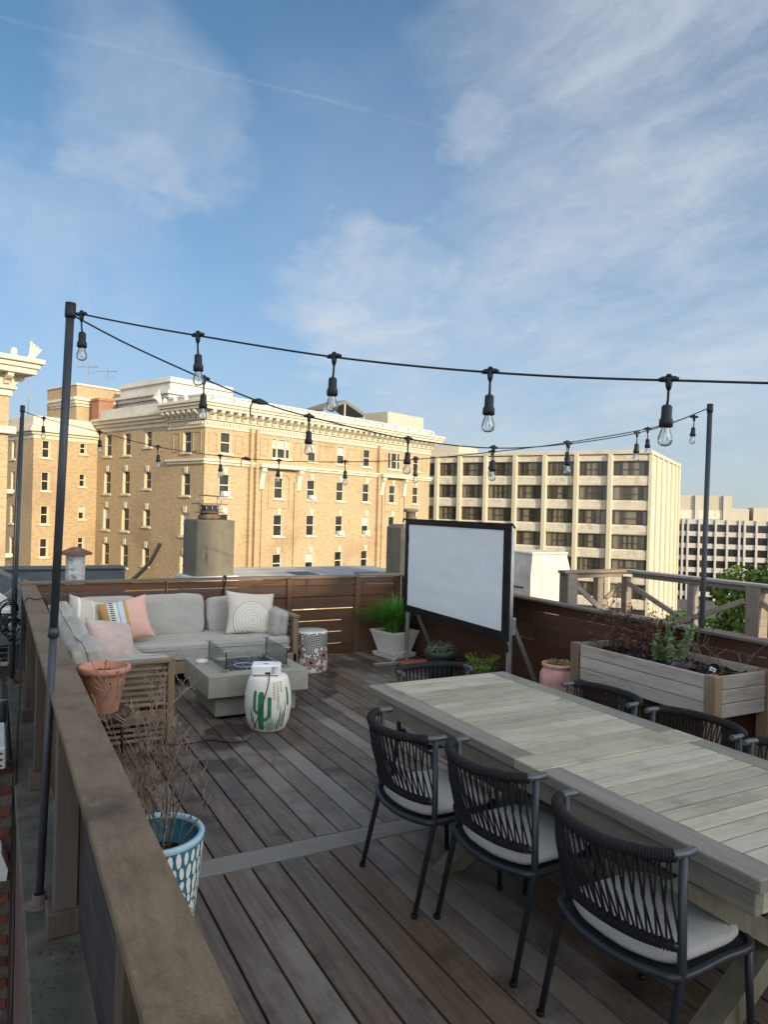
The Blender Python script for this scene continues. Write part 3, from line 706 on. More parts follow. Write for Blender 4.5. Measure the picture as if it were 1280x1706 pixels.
# brick piers that break the front into bays
for (a, b) in ((-.15, 4.72), (5.02, 5.34), (22.2, 22.5)):
    if b-a > 1: continue
pm_ = [(4.70, 4.98), (5.36, 5.70), (22.38, 22.70), (6.28, 6.50), (10.3, 10.52), (23.3, 23.5), (27.2, 27.4)]
for i, (a, b) in enumerate(pm_):
    part('brick_pier', MB().box(a, b, -.34 if i < 3 else -.14, 0.01, -21, 8.84 if i < 3 else 4.3), M['buff_brick'], bk)
# pilaster panels either side of the top windows
def panel(x0, x1, z0, z1, T=Matrix.Identity(4)):
    mb = MB(); e = .09
    mb.box(x0, x1, -.05, .01, z1-e, z1, T); mb.box(x0, x1, -.05, .01, z0, z0+e, T); mb.box(x0, x0+e, -.05, .01, z0+e, z1-e, T); mb.box(x1-e, x1, -.05, .01, z0+e, z1-e, T)
    part('brick_panel_frame', mb, M['buff_brick'], bk)
for (a, b) in ((.35, 1.25), (3.15, 4.1), (6.0, 7.0), (10.25, 11.2), (13.6, 15.8), (17.7, 19.9), (23.0, 23.9), (26.9, 27.9), (30.4, 31.4)):
    panel(a, b, 6.5, 8.15)
for (a, b) in ((18-1.7, 18-.5), (18-4.7, 18-3.6)): panel(a, b, 6.5, 8.2, Tl)
def band(name, z0, z1, out, L0=0.0, L1=32.0, b1=5.5, m='trim', ch=.03):
    mb = MB(); mb.cbox(L0-out, L1+out, -out, .0, z0, z1, ch)
    if b1: mb.cbox(-out, .0, .002, b1, z0, z1, ch)
    return part(name, mb, M[m], bk)
band('string_course', 5.40, 5.62, .16); band('string_course', 5.624, 5.84, .30)
band('architrave', 8.50, 8.66, .10); band('frieze', 8.664, 9.16, .06)
band('cornice_bed', 9.164, 9.30, .26)
band('cornice', 9.96, 10.22, 1.02); band('cornice', 10.224, 10.46, 1.16); band('cornice', 10.464, 10.70, 1.30)
band('parapet', 10.704, 11.25, .02, m='trim_white'); band('parapet_cap', 11.254, 11.40, .14, m='trim_white')
band('cornice_soffit', 9.304, 9.955, .22)
dm = MB().box(-.07, .07, -.14, .0, 0, .22).mesh('dentil')
for i in range(int(32/.34)):
    link('dentil', dm, M['trim'], bk, (.17+i*.34, -.062, 8.80))
for i in range(16): link('dentil', dm, M['trim'], bk, (-.062, .3+i*.34, 8.80), (0, 0, -math.pi/2))
mm = MB().prism([(-.0, .0), (.0, .62), (-.76, .62), (-.76, .42), (-.55, .26), (-.30, .18), (-.2, 0)], -.17, .17).mesh('modillion')
nmod = 37
for i in range(nmod): link('modillion', mm, M['trim'], bk, (.25+i*31.5/(nmod-1), -.222, 9.325), (0, 0, math.pi/2))
for i in range(7): link('modillion', mm, M['trim'], bk, (-.222, .35+i*.80, 9.325))
orn = MB(); orn.lathe([(.02, -.12), (.16, -.1), (.22, .0), (.25, .16), (.2, .34), (.12, .42), (.0, .46)], 8).mesh
om = MB().lathe([(.26, -.02), (.26, .10), (.15, .14), (.22, .28), (.20, .42), (.10, .52), (.0, .56)], 8).mesh('cornice_ornament')
for i in range(15): link('cornice_ornament', om, M['trim_white'], bk, (.4+i*2.22, -.70, 10.69))
for i in range(1, 4): link('cornice_ornament', om, M['trim_white'], bk, (-.70, .3+i*1.6, 10.69))
cw = MB()
for i in range(5): cw.tube(smoothpath([(0, 0, 0), (-.1*i, 0, .35), (-.28-.14*i, 0, .55+.18*(4-i))]), [.09]*8+[.07]*8+[.03], 6)
part('cornice_ornament', cw, M['trim_white'], bk, (-.9, 5.4, 10.7))
# consoles under the two balcony-like ledges
cn = MB().prism([(0, 0), (0, 1.0), (-.62, 1.0), (-.62, .72), (-.42, .5), (-.34, .15), (-.16, -.9), (0, -.9)], -.26, .26).mesh('console')
for x in (6.15, 10.75, 23.15, 27.05): link('console', cn, M['trim'], bk, (x, -.005, 4.38), (0, 0, math.pi/2))
for (a, b) in ((5.7, 11.2), (22.75, 27.5)): part('balcony_ledge', MB().cbox(a, b, -.75, -.305, 5.42, 5.80, .04), M['trim'], bk)
# stepped surround below the ledge windows
for x in (8.45, 25.2):
    s_ = MB(); 
    for (d0, zt) in ((1.35, 5.0),):
        s_.box(x-d0, x-d0+.16, -.07, .01, 1.9, 4.6); s_.box(x+d0-.16, x+d0, -.07, .01, 1.9, 4.6)
        s_.prism([(x-d0, 4.6), (x-d0+.5, 5.05), (x+d0-.5, 5.05), (x+d0, 4.6), (x+d0-.16, 4.6), (x+d0-.55, 4.9), (x-d0+.55, 4.9), (x-d0+.16, 4.6)], -.07, .01)
        s_.box(x-d0, x+d0, -.07, .01, 1.75, 1.9)
    part('window_surround', s_, M['buff_brick'], bk)
# set-back left wing cornice (plainer), the rear court wall and the left face beyond it
wc = MB()
for (z0, z1, o) in ((8.86, 9.25, .08), (9.254, 9.55, .35), (9.554, 9.85, .65), (9.854, 10.1, .85)): wc.cbox(-o, .0, 5.6, 18+o*.0, z0, z1, .03)
part('cornice', wc, M['trim'], bk)
part('parapet', MB().cbox(.05, .4, 5.6, 18, 10.1, 11.1, .03), M['trim_white'], bk)
part('flat_roof', MB().box(.4, 31.9, .4, 40, 8.9, 9.5), M['roof_grey'], bk)
# attic on the roof: white tiered penthouse
pa = MB(); 
pa.box(2.4, 9.6, 9.0, 18, 9.5, 11.6); part('penthouse', pa, M['buff_brick'], bk)
pt = MB()
for (z0, z1, o) in ((11.604, 11.95, .25), (11.954, 12.3, .55), (12.304, 12.6, .8)): pt.cbox(2.4-o, 9.6+o, 9-o, 18, z0, z1, .03)
for (z0, z1, o) in ((12.604, 13.5, .1), (13.504, 13.7, .3), (13.704, 14.05, .12)): pt.cbox(2.4-o, 9.6+o, 9-o, 18, z0, z1, .03)
part('penthouse_cornice', pt, M['trim_white'], bk)
part('chimney', MB().box(-.2, 1.35, 17.6, 19.0, 8.5, 12.1).box(-.3, 1.45, 17.5, 19.1, 12.104, 12.35), M['red_brick_far'], bk)
el = MB().box(-1.3, 3.6, 20, 26.5, 8.5, 13.7); part('lift_tower', el, M['buff_brick'], bk)
et = MB()
for (z0, z1, o) in ((11.6, 11.85, .12), (11.854, 12.15, .3), (12.154, 12.45, .5)): et.cbox(-1.3-o, 3.6+o, 20-o, 19.998, z0, z1, .03); et.cbox(-1.3-o, -1.302, 20, 25.5, z0, z1, .03)
et.cbox(-1.42, 3.72, 19.88, 26.6, 13.704, 13.9, .03)
part('lift_tower_cornice', et, M['trim'], bk)
part('roof_house', MB().box(26.6, 33.4, 2.2, 9, 9.5, 13.2), M['office_tan'], bk)
cpy = MB(); cpy.prism([(17.9, 12.45), (18.1, 12.75), (21.4, 13.95), (24.7, 12.85), (24.9, 12.5), (24.6, 12.5), (21.4, 13.6), (18.2, 12.4)], 4, 7)
part('canopy', cpy, M['canopy_grey'], bk)
for (x, y) in ((18.2, 4.1), (21.4, 4.1), (24.6, 4.1), (18.2, 6.9), (24.6, 6.9)): part('canopy_post', MB().box(x-.06, x+.06, y-.06, y+.06, 9.5, 12.7 if abs(x-21.4) > 1 else 13.7), M['trim_white'], bk)
for (x, y, h) in ((.4, 21, 3.2), (2.3, 20.6, 3.0), (-5.2, 22, 2.2)):
    an = MB(); an.tube([(x, y, 9.6), (x, y, 13.0+h)], .04, 5); an.tube([(x-1.1, y, 12.6+h), (x+1.0, y, 12.9+h)], .03, 5)
    for i in range(6): xx = x-1.0+i*.38; an.tube([(xx, y-.45, 12.6+h+.05*i), (xx, y+.45, 12.6+h+.05*i)], .02, 4)
    an.tube([(x-.7, y, 12.1+h), (x+.7, y, 12.15+h)], .03, 5)
    part('antenna', an, M['antenna'], bk)
# rear court wing: its own thing
rw = thing('apartment_building', 'shaded rear brick wing beside the courtyard, left of the main facade', 'building', (A[0]-18*math.sin(AL), A[1]+18*math.cos(AL), 0), AL)
rh, rwl = [], []
for (xc, w, rows) in ((-5.15, .85, [(5.99, 7.66), (2.84, 4.65), (-.34, 1.43), (-3.49, -1.7)]), (-1.5, .72, [(6.62, 7.7), (3.38, 4.66), (.16, 1.51), (-2.86, -1.63)])):
    for (a, b) in rows: rwl.append((xc+6.35, a, w, b-a)); rh.append((xc+6.35-w/2, xc+6.35+w/2, a, b))
Tr = Matrix.Translation((-6.35, 0, 0))
wm = MB(); wall_holes(wm, 6.34, -21, 7.75, rh, .3, Tr)
Tll = Matrix(((0, 1, 0, -6.35), (-1, 0, 0, 8.0), (0, 0, 1, 0), (0, 0, 0, 1)))
l2h, l2 = [], []
for (a, b) in [(5.9, 7.7), (2.8, 4.7), (-.4, 1.4), (-3.5, -1.7)]: l2.append((8-4.4, a, .85, b-a)); l2h.append((8-4.4-.42, 8-4.4+.42, a, b))
wall_holes(wm, 8.0, -21, 7.75, l2h, .3, Tll)
part('wall', wm, M['buff_brick'], rw)
for (x, a, w, h) in rwl: add_window(rw, x, a, w, h, Tr, False, True)
for (x, a, w, h) in l2: add_window(rw, x, a, w, h, Tll, False, True)
rc = MB()
for (z0, z1, o) in ((7.754, 8.15, .06), (8.154, 8.4, .25), (8.404, 8.7, .5), (8.704, 9.0, .32), (9.004, 9.9, .1)): rc.cbox(-6.35-o, -.01, -o, 8, z0, z1, .03)
part('cornice', rc, M['trim'], rw)
for (x, z) in ((3.15, 2.5), (3.15, -3.75)):
    part('window_unit', MB().cbox(-7.0, -6.36, 4.0, 4.7, z, z+.42, .03), M['ac_white'], rw)

# left tower at the picture edge
TA_ = (A[0]+5*math.sin(AL)-18*math.cos(AL), A[1]-5*math.cos(AL)-18*math.sin(AL))
lt = thing('apartment_building', 'corner of a brick tower with ornate winged cream cornice at left edge', 'building', (TA_[0], TA_[1], 0), AL)
part('wall', MB().box(-9, 0, 0, 9, -21, 8.2), M['buff_brick'], lt)
for (z0, z1, o, n_) in ((5.9, 6.35, .35, 'string_course'), (8.204, 8.6, .15, 'architrave'), (8.604, 8.8, .35, 'cornice_bed'), (9.55, 9.9, 1.15, 'cornice'), (9.904, 10.2, 1.3, 'cornice'), (10.204, 10.5, 1.5, 'cornice')):
    part(n_, MB().cbox(-9, o, -o, 9, z0, z1, .04), M['trim'], lt)
part('cornice_soffit', MB().box(-9, .2, -.2, 9, 8.804, 9.546), M['trim'], lt)
for i in range(6): link('modillion', mm, M['trim'], lt, (-.3-i*.85, -.203, 8.92), (0, 0, math.pi/2))
for i in range(6): link('modillion', mm, M['trim'], lt, (.203, .3+i*.85, 8.92), (0, 0, math.pi))
wg = MB()
for i in range(4): wg.tube(smoothpath([(0, 0, 0), (.15+.1*i, 0, .3), (.2+.2*i, 0, .55+.22*(3-i)*.6+.2)]), [.14]*8+[.10]*8+[.04], 6)
part('cornice_ornament', wg, M['trim'], lt, (.7, -.8, 10.5))
om2 = MB().lathe([(.3, -.02), (.3, .15), (.18, .2), (.38, .5), (.34, .8), (.14, 1.0), (.2, 1.15), (.0, 1.35)], 8).mesh('cornice_ornament')
link('cornice_ornament', om2, M['trim'], lt, (-1.4, -1.0, 10.5)); link('cornice_ornament', om, M['trim'], lt, (-.2, -1.0, 10.5)); link('cornice_ornament', om2, M['trim'], lt, (-3.6, -1.0, 10.5))

# ---- cream concrete block with fins
hdg = R(58); C0 = (74.38, 65.52)
# local x along front receding (heading -32), outward = local +? : use matrix rot so x-> df
cb_ = thing('concrete_building', 'cream concrete slab block with vertical fins and bronze window bays', 'building', (C0[0], C0[1], 0), math.pi/2-(hdg-math.pi/2))
# in this frame: +x = along front away to the left; outward normal of front = +y ; side face at x=0 goes along -y
NB = 8; pitch = 4.42; f0 = 4.78
fins = [4.78+.22+i*p_ for i, p_ in enumerate([0, 4.46, 4.43, 4.36, 4.32, 4.2, 4.1])]
fx = [0.0, 5.0, 9.5, 13.9, 18.2, 22.6, 26.7, 30.4, 34.6]
cw_ = MB().box(.12, 36.0, -27.0, -.75, -21, 10.3)
part('core_wall', cw_, M['hotel_spandrel'], cb_)
part('roof_slab', MB().cbox(-.25, 36.2, -27.2, .12, 10.05, 10.55, .05), M['hotel_concrete'], cb_)
fm = MB().cbox(-.31, .31, -.74, .30, -21, 10.046, .06).mesh('fin')
for x in fx[1:]: link('fin', fm, M['hotel_concrete'], cb_, (x, 0, 0))
rows_ = [9.12-3.235*i for i in range(9)]
_cw = {}
for i in range(8):
    xa, xb = fx[i]+(.315 if i else .13), fx[i+1]-.315; w = xb-xa; xc = (xa+xb)/2
    key = round(w, 2)
    if key not in _cw:
        h = 1.9
        fr = MB(); e = .09
        fr.box(-w/2, w/2, -.55, -.42, 0, e).box(-w/2, w/2, -.55, -.42, h-e, h).box(-w/2, -w/2+e, -.55, -.42, e, h-e).box(w/2-e, w/2, -.55, -.42, e, h-e)
        for xx in (-w*.27, w*.25): fr.box(xx-.05, xx+.05, -.55, -.43, e, h-e)
        fr.box(-w*.27+.05, w*.25-.05, -.55, -.44, h*.42, h*.42+.09)
        pn = MB().box(-w/2+e, w/2-e, -.60, -.56, e, h-e)
        sp = MB(); sp.prism([(-.0, 0), (-.0, 1.33), (.40, 1.33), (.62, 1.12), (.62, .10), (.52, 0)], -w/2, w/2)
        _cw[key] = (fr.mesh('window'), pn.mesh('pane'), sp.mesh('spandrel'))
    f_, p_, s_ = _cw[key]
    for z in rows_:
        o = link('window', f_, M['bronze'], cb_, (xc, 0, z-1.9)); link('pane', p_, M['curtain_glass'], o)
        link('spandrel', s_, M['hotel_spandrel'], cb_, (xc, -.749, z-1.9-1.333), (0, 0, math.pi/2))
    link('spandrel', s_, M['hotel_spandrel'], cb_, (xc, -.749, 9.13), (0, 0, math.pi/2)).scale = (1, 1, .68)
# side end wall: cast panels with ribs
part('side_panel', MB().box(-.02, .115, -27, -.02, -21, 10.04), M['hotel_concrete'], cb_)
for i, y in enumerate((-.5, -5.0, -9.6, -14.2, -18.7, -23.2, -26.8)):
    part('side_rib', MB().cbox(-.30, -.022, y-.32, y+.32, -21, 10.03, .05), M['hotel_concrete'], cb_)
for k in range(9):
    for y in (-2.75, -7.3, -11.9, -16.45, -21.0): 
        if (k+int(-y)) % 2 == 0: part('side_slot', MB().cbox(-.12, -.021, y-.75, y+.75, 7.1-3.235*k-.2, 9.3-3.235*k, .04), M['hotel_spandrel'], cb_)
part('roof_plant', MB().box(30.5, 38.5, -16, -8, 10.55, 12.6), M['office_tan'], cb_)
part('roof_plant', MB().box(10, 24, -18, -9, 10.55, 11.2), M['office_tan'], cb_)

# ---- office block far right
O = (177.4, 131.43); ho = R(135.7)
ob = thing('office_building', 'distant white gridded office block with dark ribbon windows at right', 'building', (O[0], O[1], 0), math.pi/2-ho)
# local +x = to the right (nearer); outward = -y
part('core_wall', MB().box(-34, 40, .6, 30, -21, 1.55), M['office_white'], ob)
ofx = [-34, -31, -29.7, -26.8, -22.5, -19.6, -16.5, -15.2, -12.3, -9.54, -8.16, -5.29, -1.01, 1.93, 4.98, 6.30, 9.26, 12.4, 13.7, 16.7, 20.9, 23.9, 27, 28.3, 31.2, 35.6, 38.6]
of_m = MB().cbox(-.28, .28, -.40, .6, -21, 1.6, .03).mesh('fin')
for x in ofx: link('fin', of_m, M['office_white'], ob, (x, 0, 0))
_ow = {}
for i in range(len(ofx)-1):
    w = round(ofx[i+1]-ofx[i]-.57, 2); xc = (ofx[i]+ofx[i+1])/2
    if w not in _ow: _ow[w] = (MB().box(-w/2, w/2, .40, .59, 0, 2.02).mesh('window'), MB().box(-w/2, w/2, .05, .598, 0, 1.34).mesh('spandrel'))
    for k in range(7):
        z = -1.75-3.37*k
        link('window', _ow[w][0], M['window_glass'], ob, (xc, 0, z)); link('spandrel', _ow[w][1], M['office_white'], ob, (xc, 0, z-1.345))
    link('spandrel', _ow[w][1], M['office_white'], ob, (xc, 0, .27))
po = MB().box(-30, 4.2, 8, 20, 1.55, 8.6); part('penthouse', po, M['office_tan'], ob)
for x in (-22, -13.5, -5.2, 2.3): part('pilaster', MB().box(x-.5, x+.5, 7.2, 7.99, 1.55, 8.6), M['office_white'], ob)
for (a, b) in ((-21.4, -14.1), (-12.9, -5.8), (-4.6, 1.7)): part('louvre_panel', MB().box(a, b, 7.8, 7.995, 1.7, 4.3), M['hotel_spandrel'], ob)
part('penthouse', MB().box(4.3, 9.0, 10, 20, 1.55, 5.0), M['office_tan'], ob); part('penthouse', MB().box(10.5, 38, 12, 22, 1.55, 5.4), M['office_tan'], ob)

# ================================================================== NEIGHBOURING ROOF ITEMS
# rendered chimney behind the sofa
t = thing('chimney', 'squat rendered chimney with terracotta flue and wire cap behind the sofa', 'chimney', (2.41, 9.15, .86))
bmx = MB().cbox(-.25, .25, -.24, .24, -.5, .80, .012); part('stack', bmx, M['stack_concrete'], t, rot=(0, 0, .12))
part('flashing', MB().cbox(-.31, .31, -.30, .30, -.1, .10, .02), M['galv'], t, rot=(0, 0, .12))
part('flue', MB().lathe([(.13, .78), (.13, .81), (.145, .815), (.145, .85), (.11, .885)], 12), M['rust'], t)
part('wire_cage', MB().box(-.15, .15, -.14, .14, .887, .895).box(-.09, .09, -.09, .09, .90, .985), M['grille'], t, rot=(0, 0, .12))
for i in range(12):
    aa = i*math.pi/6
    part('cage_wire', MB().tube([(.14*math.cos(aa), .14*math.sin(aa), .895), (.14*math.cos(aa), .14*math.sin(aa), .995)], .004, 4), M['bright_alu'], t)
part('cap', MB().cbox(-.18, .18, -.16, .16, .995, 1.010, .005), M['dull_alu'], t, rot=(0, 0, .12))
for (x, y) in ((-.12, -.1), (.12, -.1), (.12, .1), (-.12, .1)): part('cap_leg', MB().tube([(x, y, 1.01), (x*1.1, y*1.1, 1.10)], .004, 4), M['bright_alu'], t)
part('cap', MB().cbox(-.15, .15, -.13, .13, 1.10, 1.112, .004), M['dull_alu'], t, rot=(0, .05, .12))
# second chimney beside the screen
t = thing('chimney', 'grey rendered chimney with metal flue pipe partly behind the projector screen', 'chimney', (5.40, 9.15, .84))
part('stack', MB().cbox(-.28, .28, -.26, .26, -.9, .80, .05), M['stack_concrete'], t)
part('flashing', MB().cbox(-.36, .36, -.36, .36, -.1, .08, .02), M['roof_grey'], t)
part('flue', MB().lathe([(.075, .8), (.075, .98), (.115, .99), (.10, 1.03), (.075, 1.035)], 14, cap1=True), M['stack_concrete'], t, (.0, 0, 0))
# peeling vent
t = thing('roof_vent', 'small peeling white roof vent with rusty pointed cap', 'roof vent', (.93, 10.1, .42))
part('shaft', MB().lathe([(.135, 0), (.13, .30)], 4), M['roof_dark'], t, rot=(0, 0, .9)); part('shaft', MB().lathe([(.14, .30), (.14, .75)], 4), M['peel_white'], t, rot=(0, 0, .9))
part('cap', MB().lathe([(.20, .74), (.205, .765), (.05, .835), (.0, .84)], 8), M['rust'], t)
dw = MB().tube(smoothpath([(1.45, 9.7, .75), (1.62, 9.6, .92), (1.76, 9.52, 1.10), (1.87, 9.46, 1.34)]), .026, 8)
tag(part('bent_pipe', dw, M['rail_post']), 'curved brown pipe sticking up from the roof beside the chimney', 'pipe')
for i in range(4):
    part('roof_seam', MB().cbox(2.77, 4.33, 8.9+i*.62, 8.93+i*.62, .861, .868, .002), M['roof_grey'])['kind'] = 'structure'
for (x, y, w_, d_) in ((3.2, 9.2, .5, .3), (3.9, 9.8, .35, .5), (5.0, 9.9, .4, .3)): part('roof_patch', MB().cbox(x, x+w_, y, y+d_, .862 if x < 4.3 else .847, .869 if x < 4.3 else .853, .002), M['roof_dark'])['kind'] = 'structure'
cd = MB().tube(smoothpath([(2.9, 8.75, .875), (3.6, 8.85, .875), (4.2, 8.72, .872), (4.35, 8.9, .872)]), .012, 6)
tag(part('roof_conduit', cd, M['dull_alu']), 'thin grey conduit lying along the pale roof behind the fence', 'conduit')
# white weathered chimney right
t = thing('chimney', 'broad white weathered chimney block behind the grey lattice railing', 'chimney', (7.25, 8.55, .2), R(0))
wcx = MB(); wcx.add([(-.36, -.36, -.6), (.42, -.36, -.6), (.42, .36, -.6), (-.36, .36, -.6), (-.36, -.36, .75), (.42, -.36, .75), (.42, .36, .75), (-.36, .36, .75), (-.30, -.32, 1.04), (.36, -.32, 1.04), (.36, .32, 1.04), (-.30, .32, 1.04)],
        [(0, 1, 5, 4), (1, 2, 6, 5), (2, 3, 7, 6), (3, 0, 4, 7), (4, 5, 9, 8), (5, 6, 10, 9), (6, 7, 11, 10), (7, 4, 8, 11), (8, 9, 10, 11)])
part('stack', wcx, M['white_render'], t); part('cap', MB().cbox(-.32, .38, -.34, .34, 1.041, 1.08, .012), M['white_render'], t)
part('iron_tie', MB().tube([(-.365, -.2, .55), (-.375, .02, .55)], .012, 5), M['grille'], t)
# neighbour lattice railing
gr = thing('deck_railing', 'weathered grey deck railing with crossed braces on the neighbouring roof', 'railing', (6.1, 5.65, 0))
part('top_rail', MB().cbox(-.94, .06, -.06, .06, 1.235, 1.265, .005), M['grey_rail'], gr)
part('top_rail', MB().cbox(-.06, .06, -6.2, -.062, 1.235, 1.265, .005), M['grey_rail'], gr)
part('under_rail', MB().cbox(-.85, -.07, -.018, .018, 1.185, 1.232, .004), M['grey_rail'], gr); part('under_rail', MB().cbox(-.018, .018, -6.2, -.09, 1.185, 1.232, .004), M['grey_rail'], gr)
for (x, y) in ((-.84, 0), (-.42, 0), (0, 0), (0, -.85), (0, -1.53), (0, -2.6), (0, -3.9)):
    big = (y == -1.53 or x == -.84); w = .068 if big else .040
    part('post', MB().cbox(x-w, x+w, y-w, y+w, .2, 1.182 if not big else 1.232, .005), M['grey_rail'], gr)
for z in (.74,):
    part('mid_rail', MB().cbox(-.84, -.052, -.02, .02, z, z+.045, .004), M['grey_rail'], gr); part('mid_rail', MB().cbox(-.02, .02, -6.2, -.052, z, z+.045, .004), M['grey_rail'], gr)
for (a, b) in (((-.76, -.035, 1.10), (-.05, -.035, .60)), ((-.05, .035, 1.10), (-.76, .035, .60)), ((-.035, -.05, 1.12), (-.035, -1.45, .55)), ((-.06, -1.45, 1.10), (-.06, -.05, .50)), ((-.035, -1.6, 1.1), (-.035, -2.55, .5)), ((-.06, -2.55, 1.1), (-.06, -1.6, .5))):
    mb = MB(); beam(mb, a, b, .028, .052); part('brace', mb, M['grey_rail'], gr)
part('low_rail', MB().cbox(-.02, .02, -6.2, -.052, .50, .55, .004), M['grey_rail'], gr)

# lower left: neighbouring brick wall, AC unit, pot
nw = thing('brick_wall', 'old red brick wall below the ledge at the lower left corner', 'wall', (0, 5.5, 0))
part('mortar_core', MB().box(-1.2, .145, .012, .06, -3.0, .05), M['mortar'], nw)
bkm = MB().cbox(-.098, .098, 0, .04, -.030, .030, .004).mesh('brick')
for r_ in range(24):
    for c in range(-2, 1):
        x = c*.208+.04+(.104 if r_ % 2 else 0)
        if x > .12 and True: continue
        link('brick', bkm, M['red_brick'], nw, (x, random.uniform(-.003, .003), .01-r_*.073))
hb_ = MB().cbox(-.05, .05, 0, .04, -.030, .030, .004).mesh('brick')
for r_ in range(24): 
    if r_ % 2 == 0: link('brick', hb_, M['red_brick'], nw, (.095-.0, random.uniform(-.003, .003)+.0, .01-r_*.073)) if False else None
part('metal_cap', MB().cbox(-1.2, .10, -.12, .5, .052, .20, .01), M['galv'], nw)
for k in range(3): part('screw', MB().lathe([(.008, 0), (.008, .004)], 6, cap1=True), M['grille'], nw, (.07, -.121, .08+k*.04), (R(90), 0, 0))
ac = thing('air_conditioner', 'white outdoor air conditioner with dark grille behind the railing corner', 'air conditioner', (-.12, 9.2, -.04))
part('case', MB().cbox(-.5, .30, 0, .34, 0, .66, .02), M['ac_white'], ac)
part('grille', MB().cbox(.05, .28, -.012, -.001, .05, .60, .004), M['grille'], ac)
for k in range(9): part('grille_bar', MB().box(.05, .28, -.018, -.0125, .09+k*.06, .096+k*.06), M['ac_white'], ac)
part('service_panel', MB().cbox(-.3, .03, -.008, -.001, .04, .24, .004), M['ac_white'], ac)
part('sticker', MB().box(-.2, -.02, -.006, -.001, .42, .56), M['white_plastic'], ac)
part('hood', MB().lathe([(.0, .86), (.14, .84), (.24, .76), (.27, .665)], 16), M['ac_white'], ac, (.02, .18, 0))
br = thing('roof_strut', 'slanted pale metal roof strut at the far left', 'strut', (-.05, 9.9, .4))
mb = MB(); beam(mb, (-.55, 0, .95), (.34, .1, .44), .05, .05); part('pipe', mb, M['dull_alu'], br)
mb = MB(); beam(mb, (.02, 0, .15), (.42, .1, .44), .05, .05); part('pipe', mb, M['dull_alu'], br)
op = thing('flower_pot', 'orange clay flower pot cut off at the left picture edge', 'flower pot', (-.085, 7.0, .22))
part('pot', MB().lathe([(.0, 0), (.10, 0), (.135, .20), (.155, .205), (.155, .25), (.135, .25), (.12, .19), (0, .19)], 24), M['terracotta'], op)
ak = thing('acrylic_panel', 'cloudy clear acrylic windscreen leaning at the left picture edge', 'panel', (-.05, 6.3, -.05))
part('sheet', MB().cbox(-.5, .165, 0, .012, 0, .34, .003), M['acrylic'], ak)
pv = thing('vent_hood', 'white plastic vent hood on the brick wall at the lower left', 'vent', (.065, 5.36, -.62))
part('hood', MB().prism([(-.06, 0), (.05, -.02), (.06, .05), (.02, .16), (-.06, .14)], -.1, .12), M['galv'], pv)
part('pipe', MB().tube([(.0, -.03, -.14), (.0, -.03, .0)], .022, 8), M['galv'], pv)

# tree beyond the railing
def tree(name, label, loc, rad, hgt, nleaf, seed, ls=.30, group=None):
    rnd = random.Random(seed)
    t = thing(name, label, 'tree', loc, 0, group)
    tr = MB(); tr.tube([(0, 0, -18+3), (.1, 0, -8), (0, .1, -2)], [.5, .4, .22], 8)
    cl = []
    for i in range(34):
        a = rnd.uniform(0, 6.28); z = rnd.uniform(-1, 1); rr = math.sqrt(max(0, 1-z*z))*rnd.uniform(.45, 1.0)
        cl.append((Vector((rad*rr*math.cos(a), rad*rr*math.sin(a), hgt*z*.95)), rnd.uniform(.22, .42)*rad))
    for c, r_ in cl[:16]: tr.tube(smoothpath([(0, 0, -hgt*.8), tuple(c*.5-Vector((0, 0, .6))), tuple(c)], 4), [.16, .15, .13, .12, .1, .08, .06, .04, .03], 5)
    part('trunk', tr, M['bark'], t)
    vs, fs = [], []
    for i in range(nleaf):
        c, r_ = rnd.choice(cl)
        d = Vector((rnd.gauss(0, 1), rnd.gauss(0, 1), rnd.gauss(0, 1))).normalized()*r_*rnd.uniform(.55, 1.05)
        p = c+d; n = (d.normalized()*.6+Vector((rnd.uniform(-1, 1), rnd.uniform(-1, 1), rnd.uniform(-.2, 1)))).normalized()
        a = n.orthogonal().normalized(); a.rotate(Matrix.Rotation(rnd.uniform(0, 6.28), 3, n)); b = n.cross(a); s = ls*rnd.uniform(.6, 1.25)
        o = len(vs); vs += [p-a*s, p-b*s*.5, p+a*s, p+b*s*.5]; fs.append((o, o+1, o+2, o+3))
    part('crown', MB().add(vs, fs), M['tree_leaf'], t, kind=None)
tree('broadleaf_tree', 'sunlit green broadleaf tree rising behind the lattice railing at right', (43.5, 27.5, -4.6), 4.4, 3.4, 17000, 3, .24)
tree('broadleaf_tree', 'lower dark green tree between concrete block and office tower', (53.5, 41.5, -10.6), 4.4, 3.2, 11000, 5, .28)
tree('broadleaf_tree', 'green tree crown at far right behind the grey railing post', (45.5, 20.5, -7.5), 5, 4, 9000, 9, .28)

# ================================================================== POLES AND STRING LIGHTS
def pole(label, base, top, joint=None):
    b, tp = Vector(base), Vector(top)
    t = thing('light_pole', label, 'pole', base, 0, 'string light poles round the deck')
    d = tp-b
    if joint:
        part('lower_tube', MB().tube([(0, 0, 0), d*joint], .0175, 14), M['black_plastic'] if False else M['steel_grey'], t)
        part('upper_tube', MB().tube([d*(joint-.01), d*.985], .0188, 14), M['steel_grey'], t)
        part('coupling', MB().tube([d*(joint-.012), d*(joint+.004)], .0245, 14), M['steel_grey'], t)
    else: part('tube', MB().tube([(0, 0, 0), d*.985], .0195, 14), M['steel_grey'], t)
    part('end_cap', MB().tube([d*.975, d*.98, d], [.0225, .0245, .0235], 14), M['black_plastic'], t)
    part('foot_plate', MB().lathe([(.0, 0), (.065, 0), (.065, .006), (.05, .014), (.03, .02), (.03, .05), (.022, .052)], 20), M['rail_post'], t)
    return t
pole('tall slate grey light pole nearest at the left rail', (.216, 3.62, -.006), (.286, 3.62, 2.757), .455)
pole('slate grey light pole at the far left railing corner', (.185, 8.15, -.006), (.228, 8.40, 2.83))
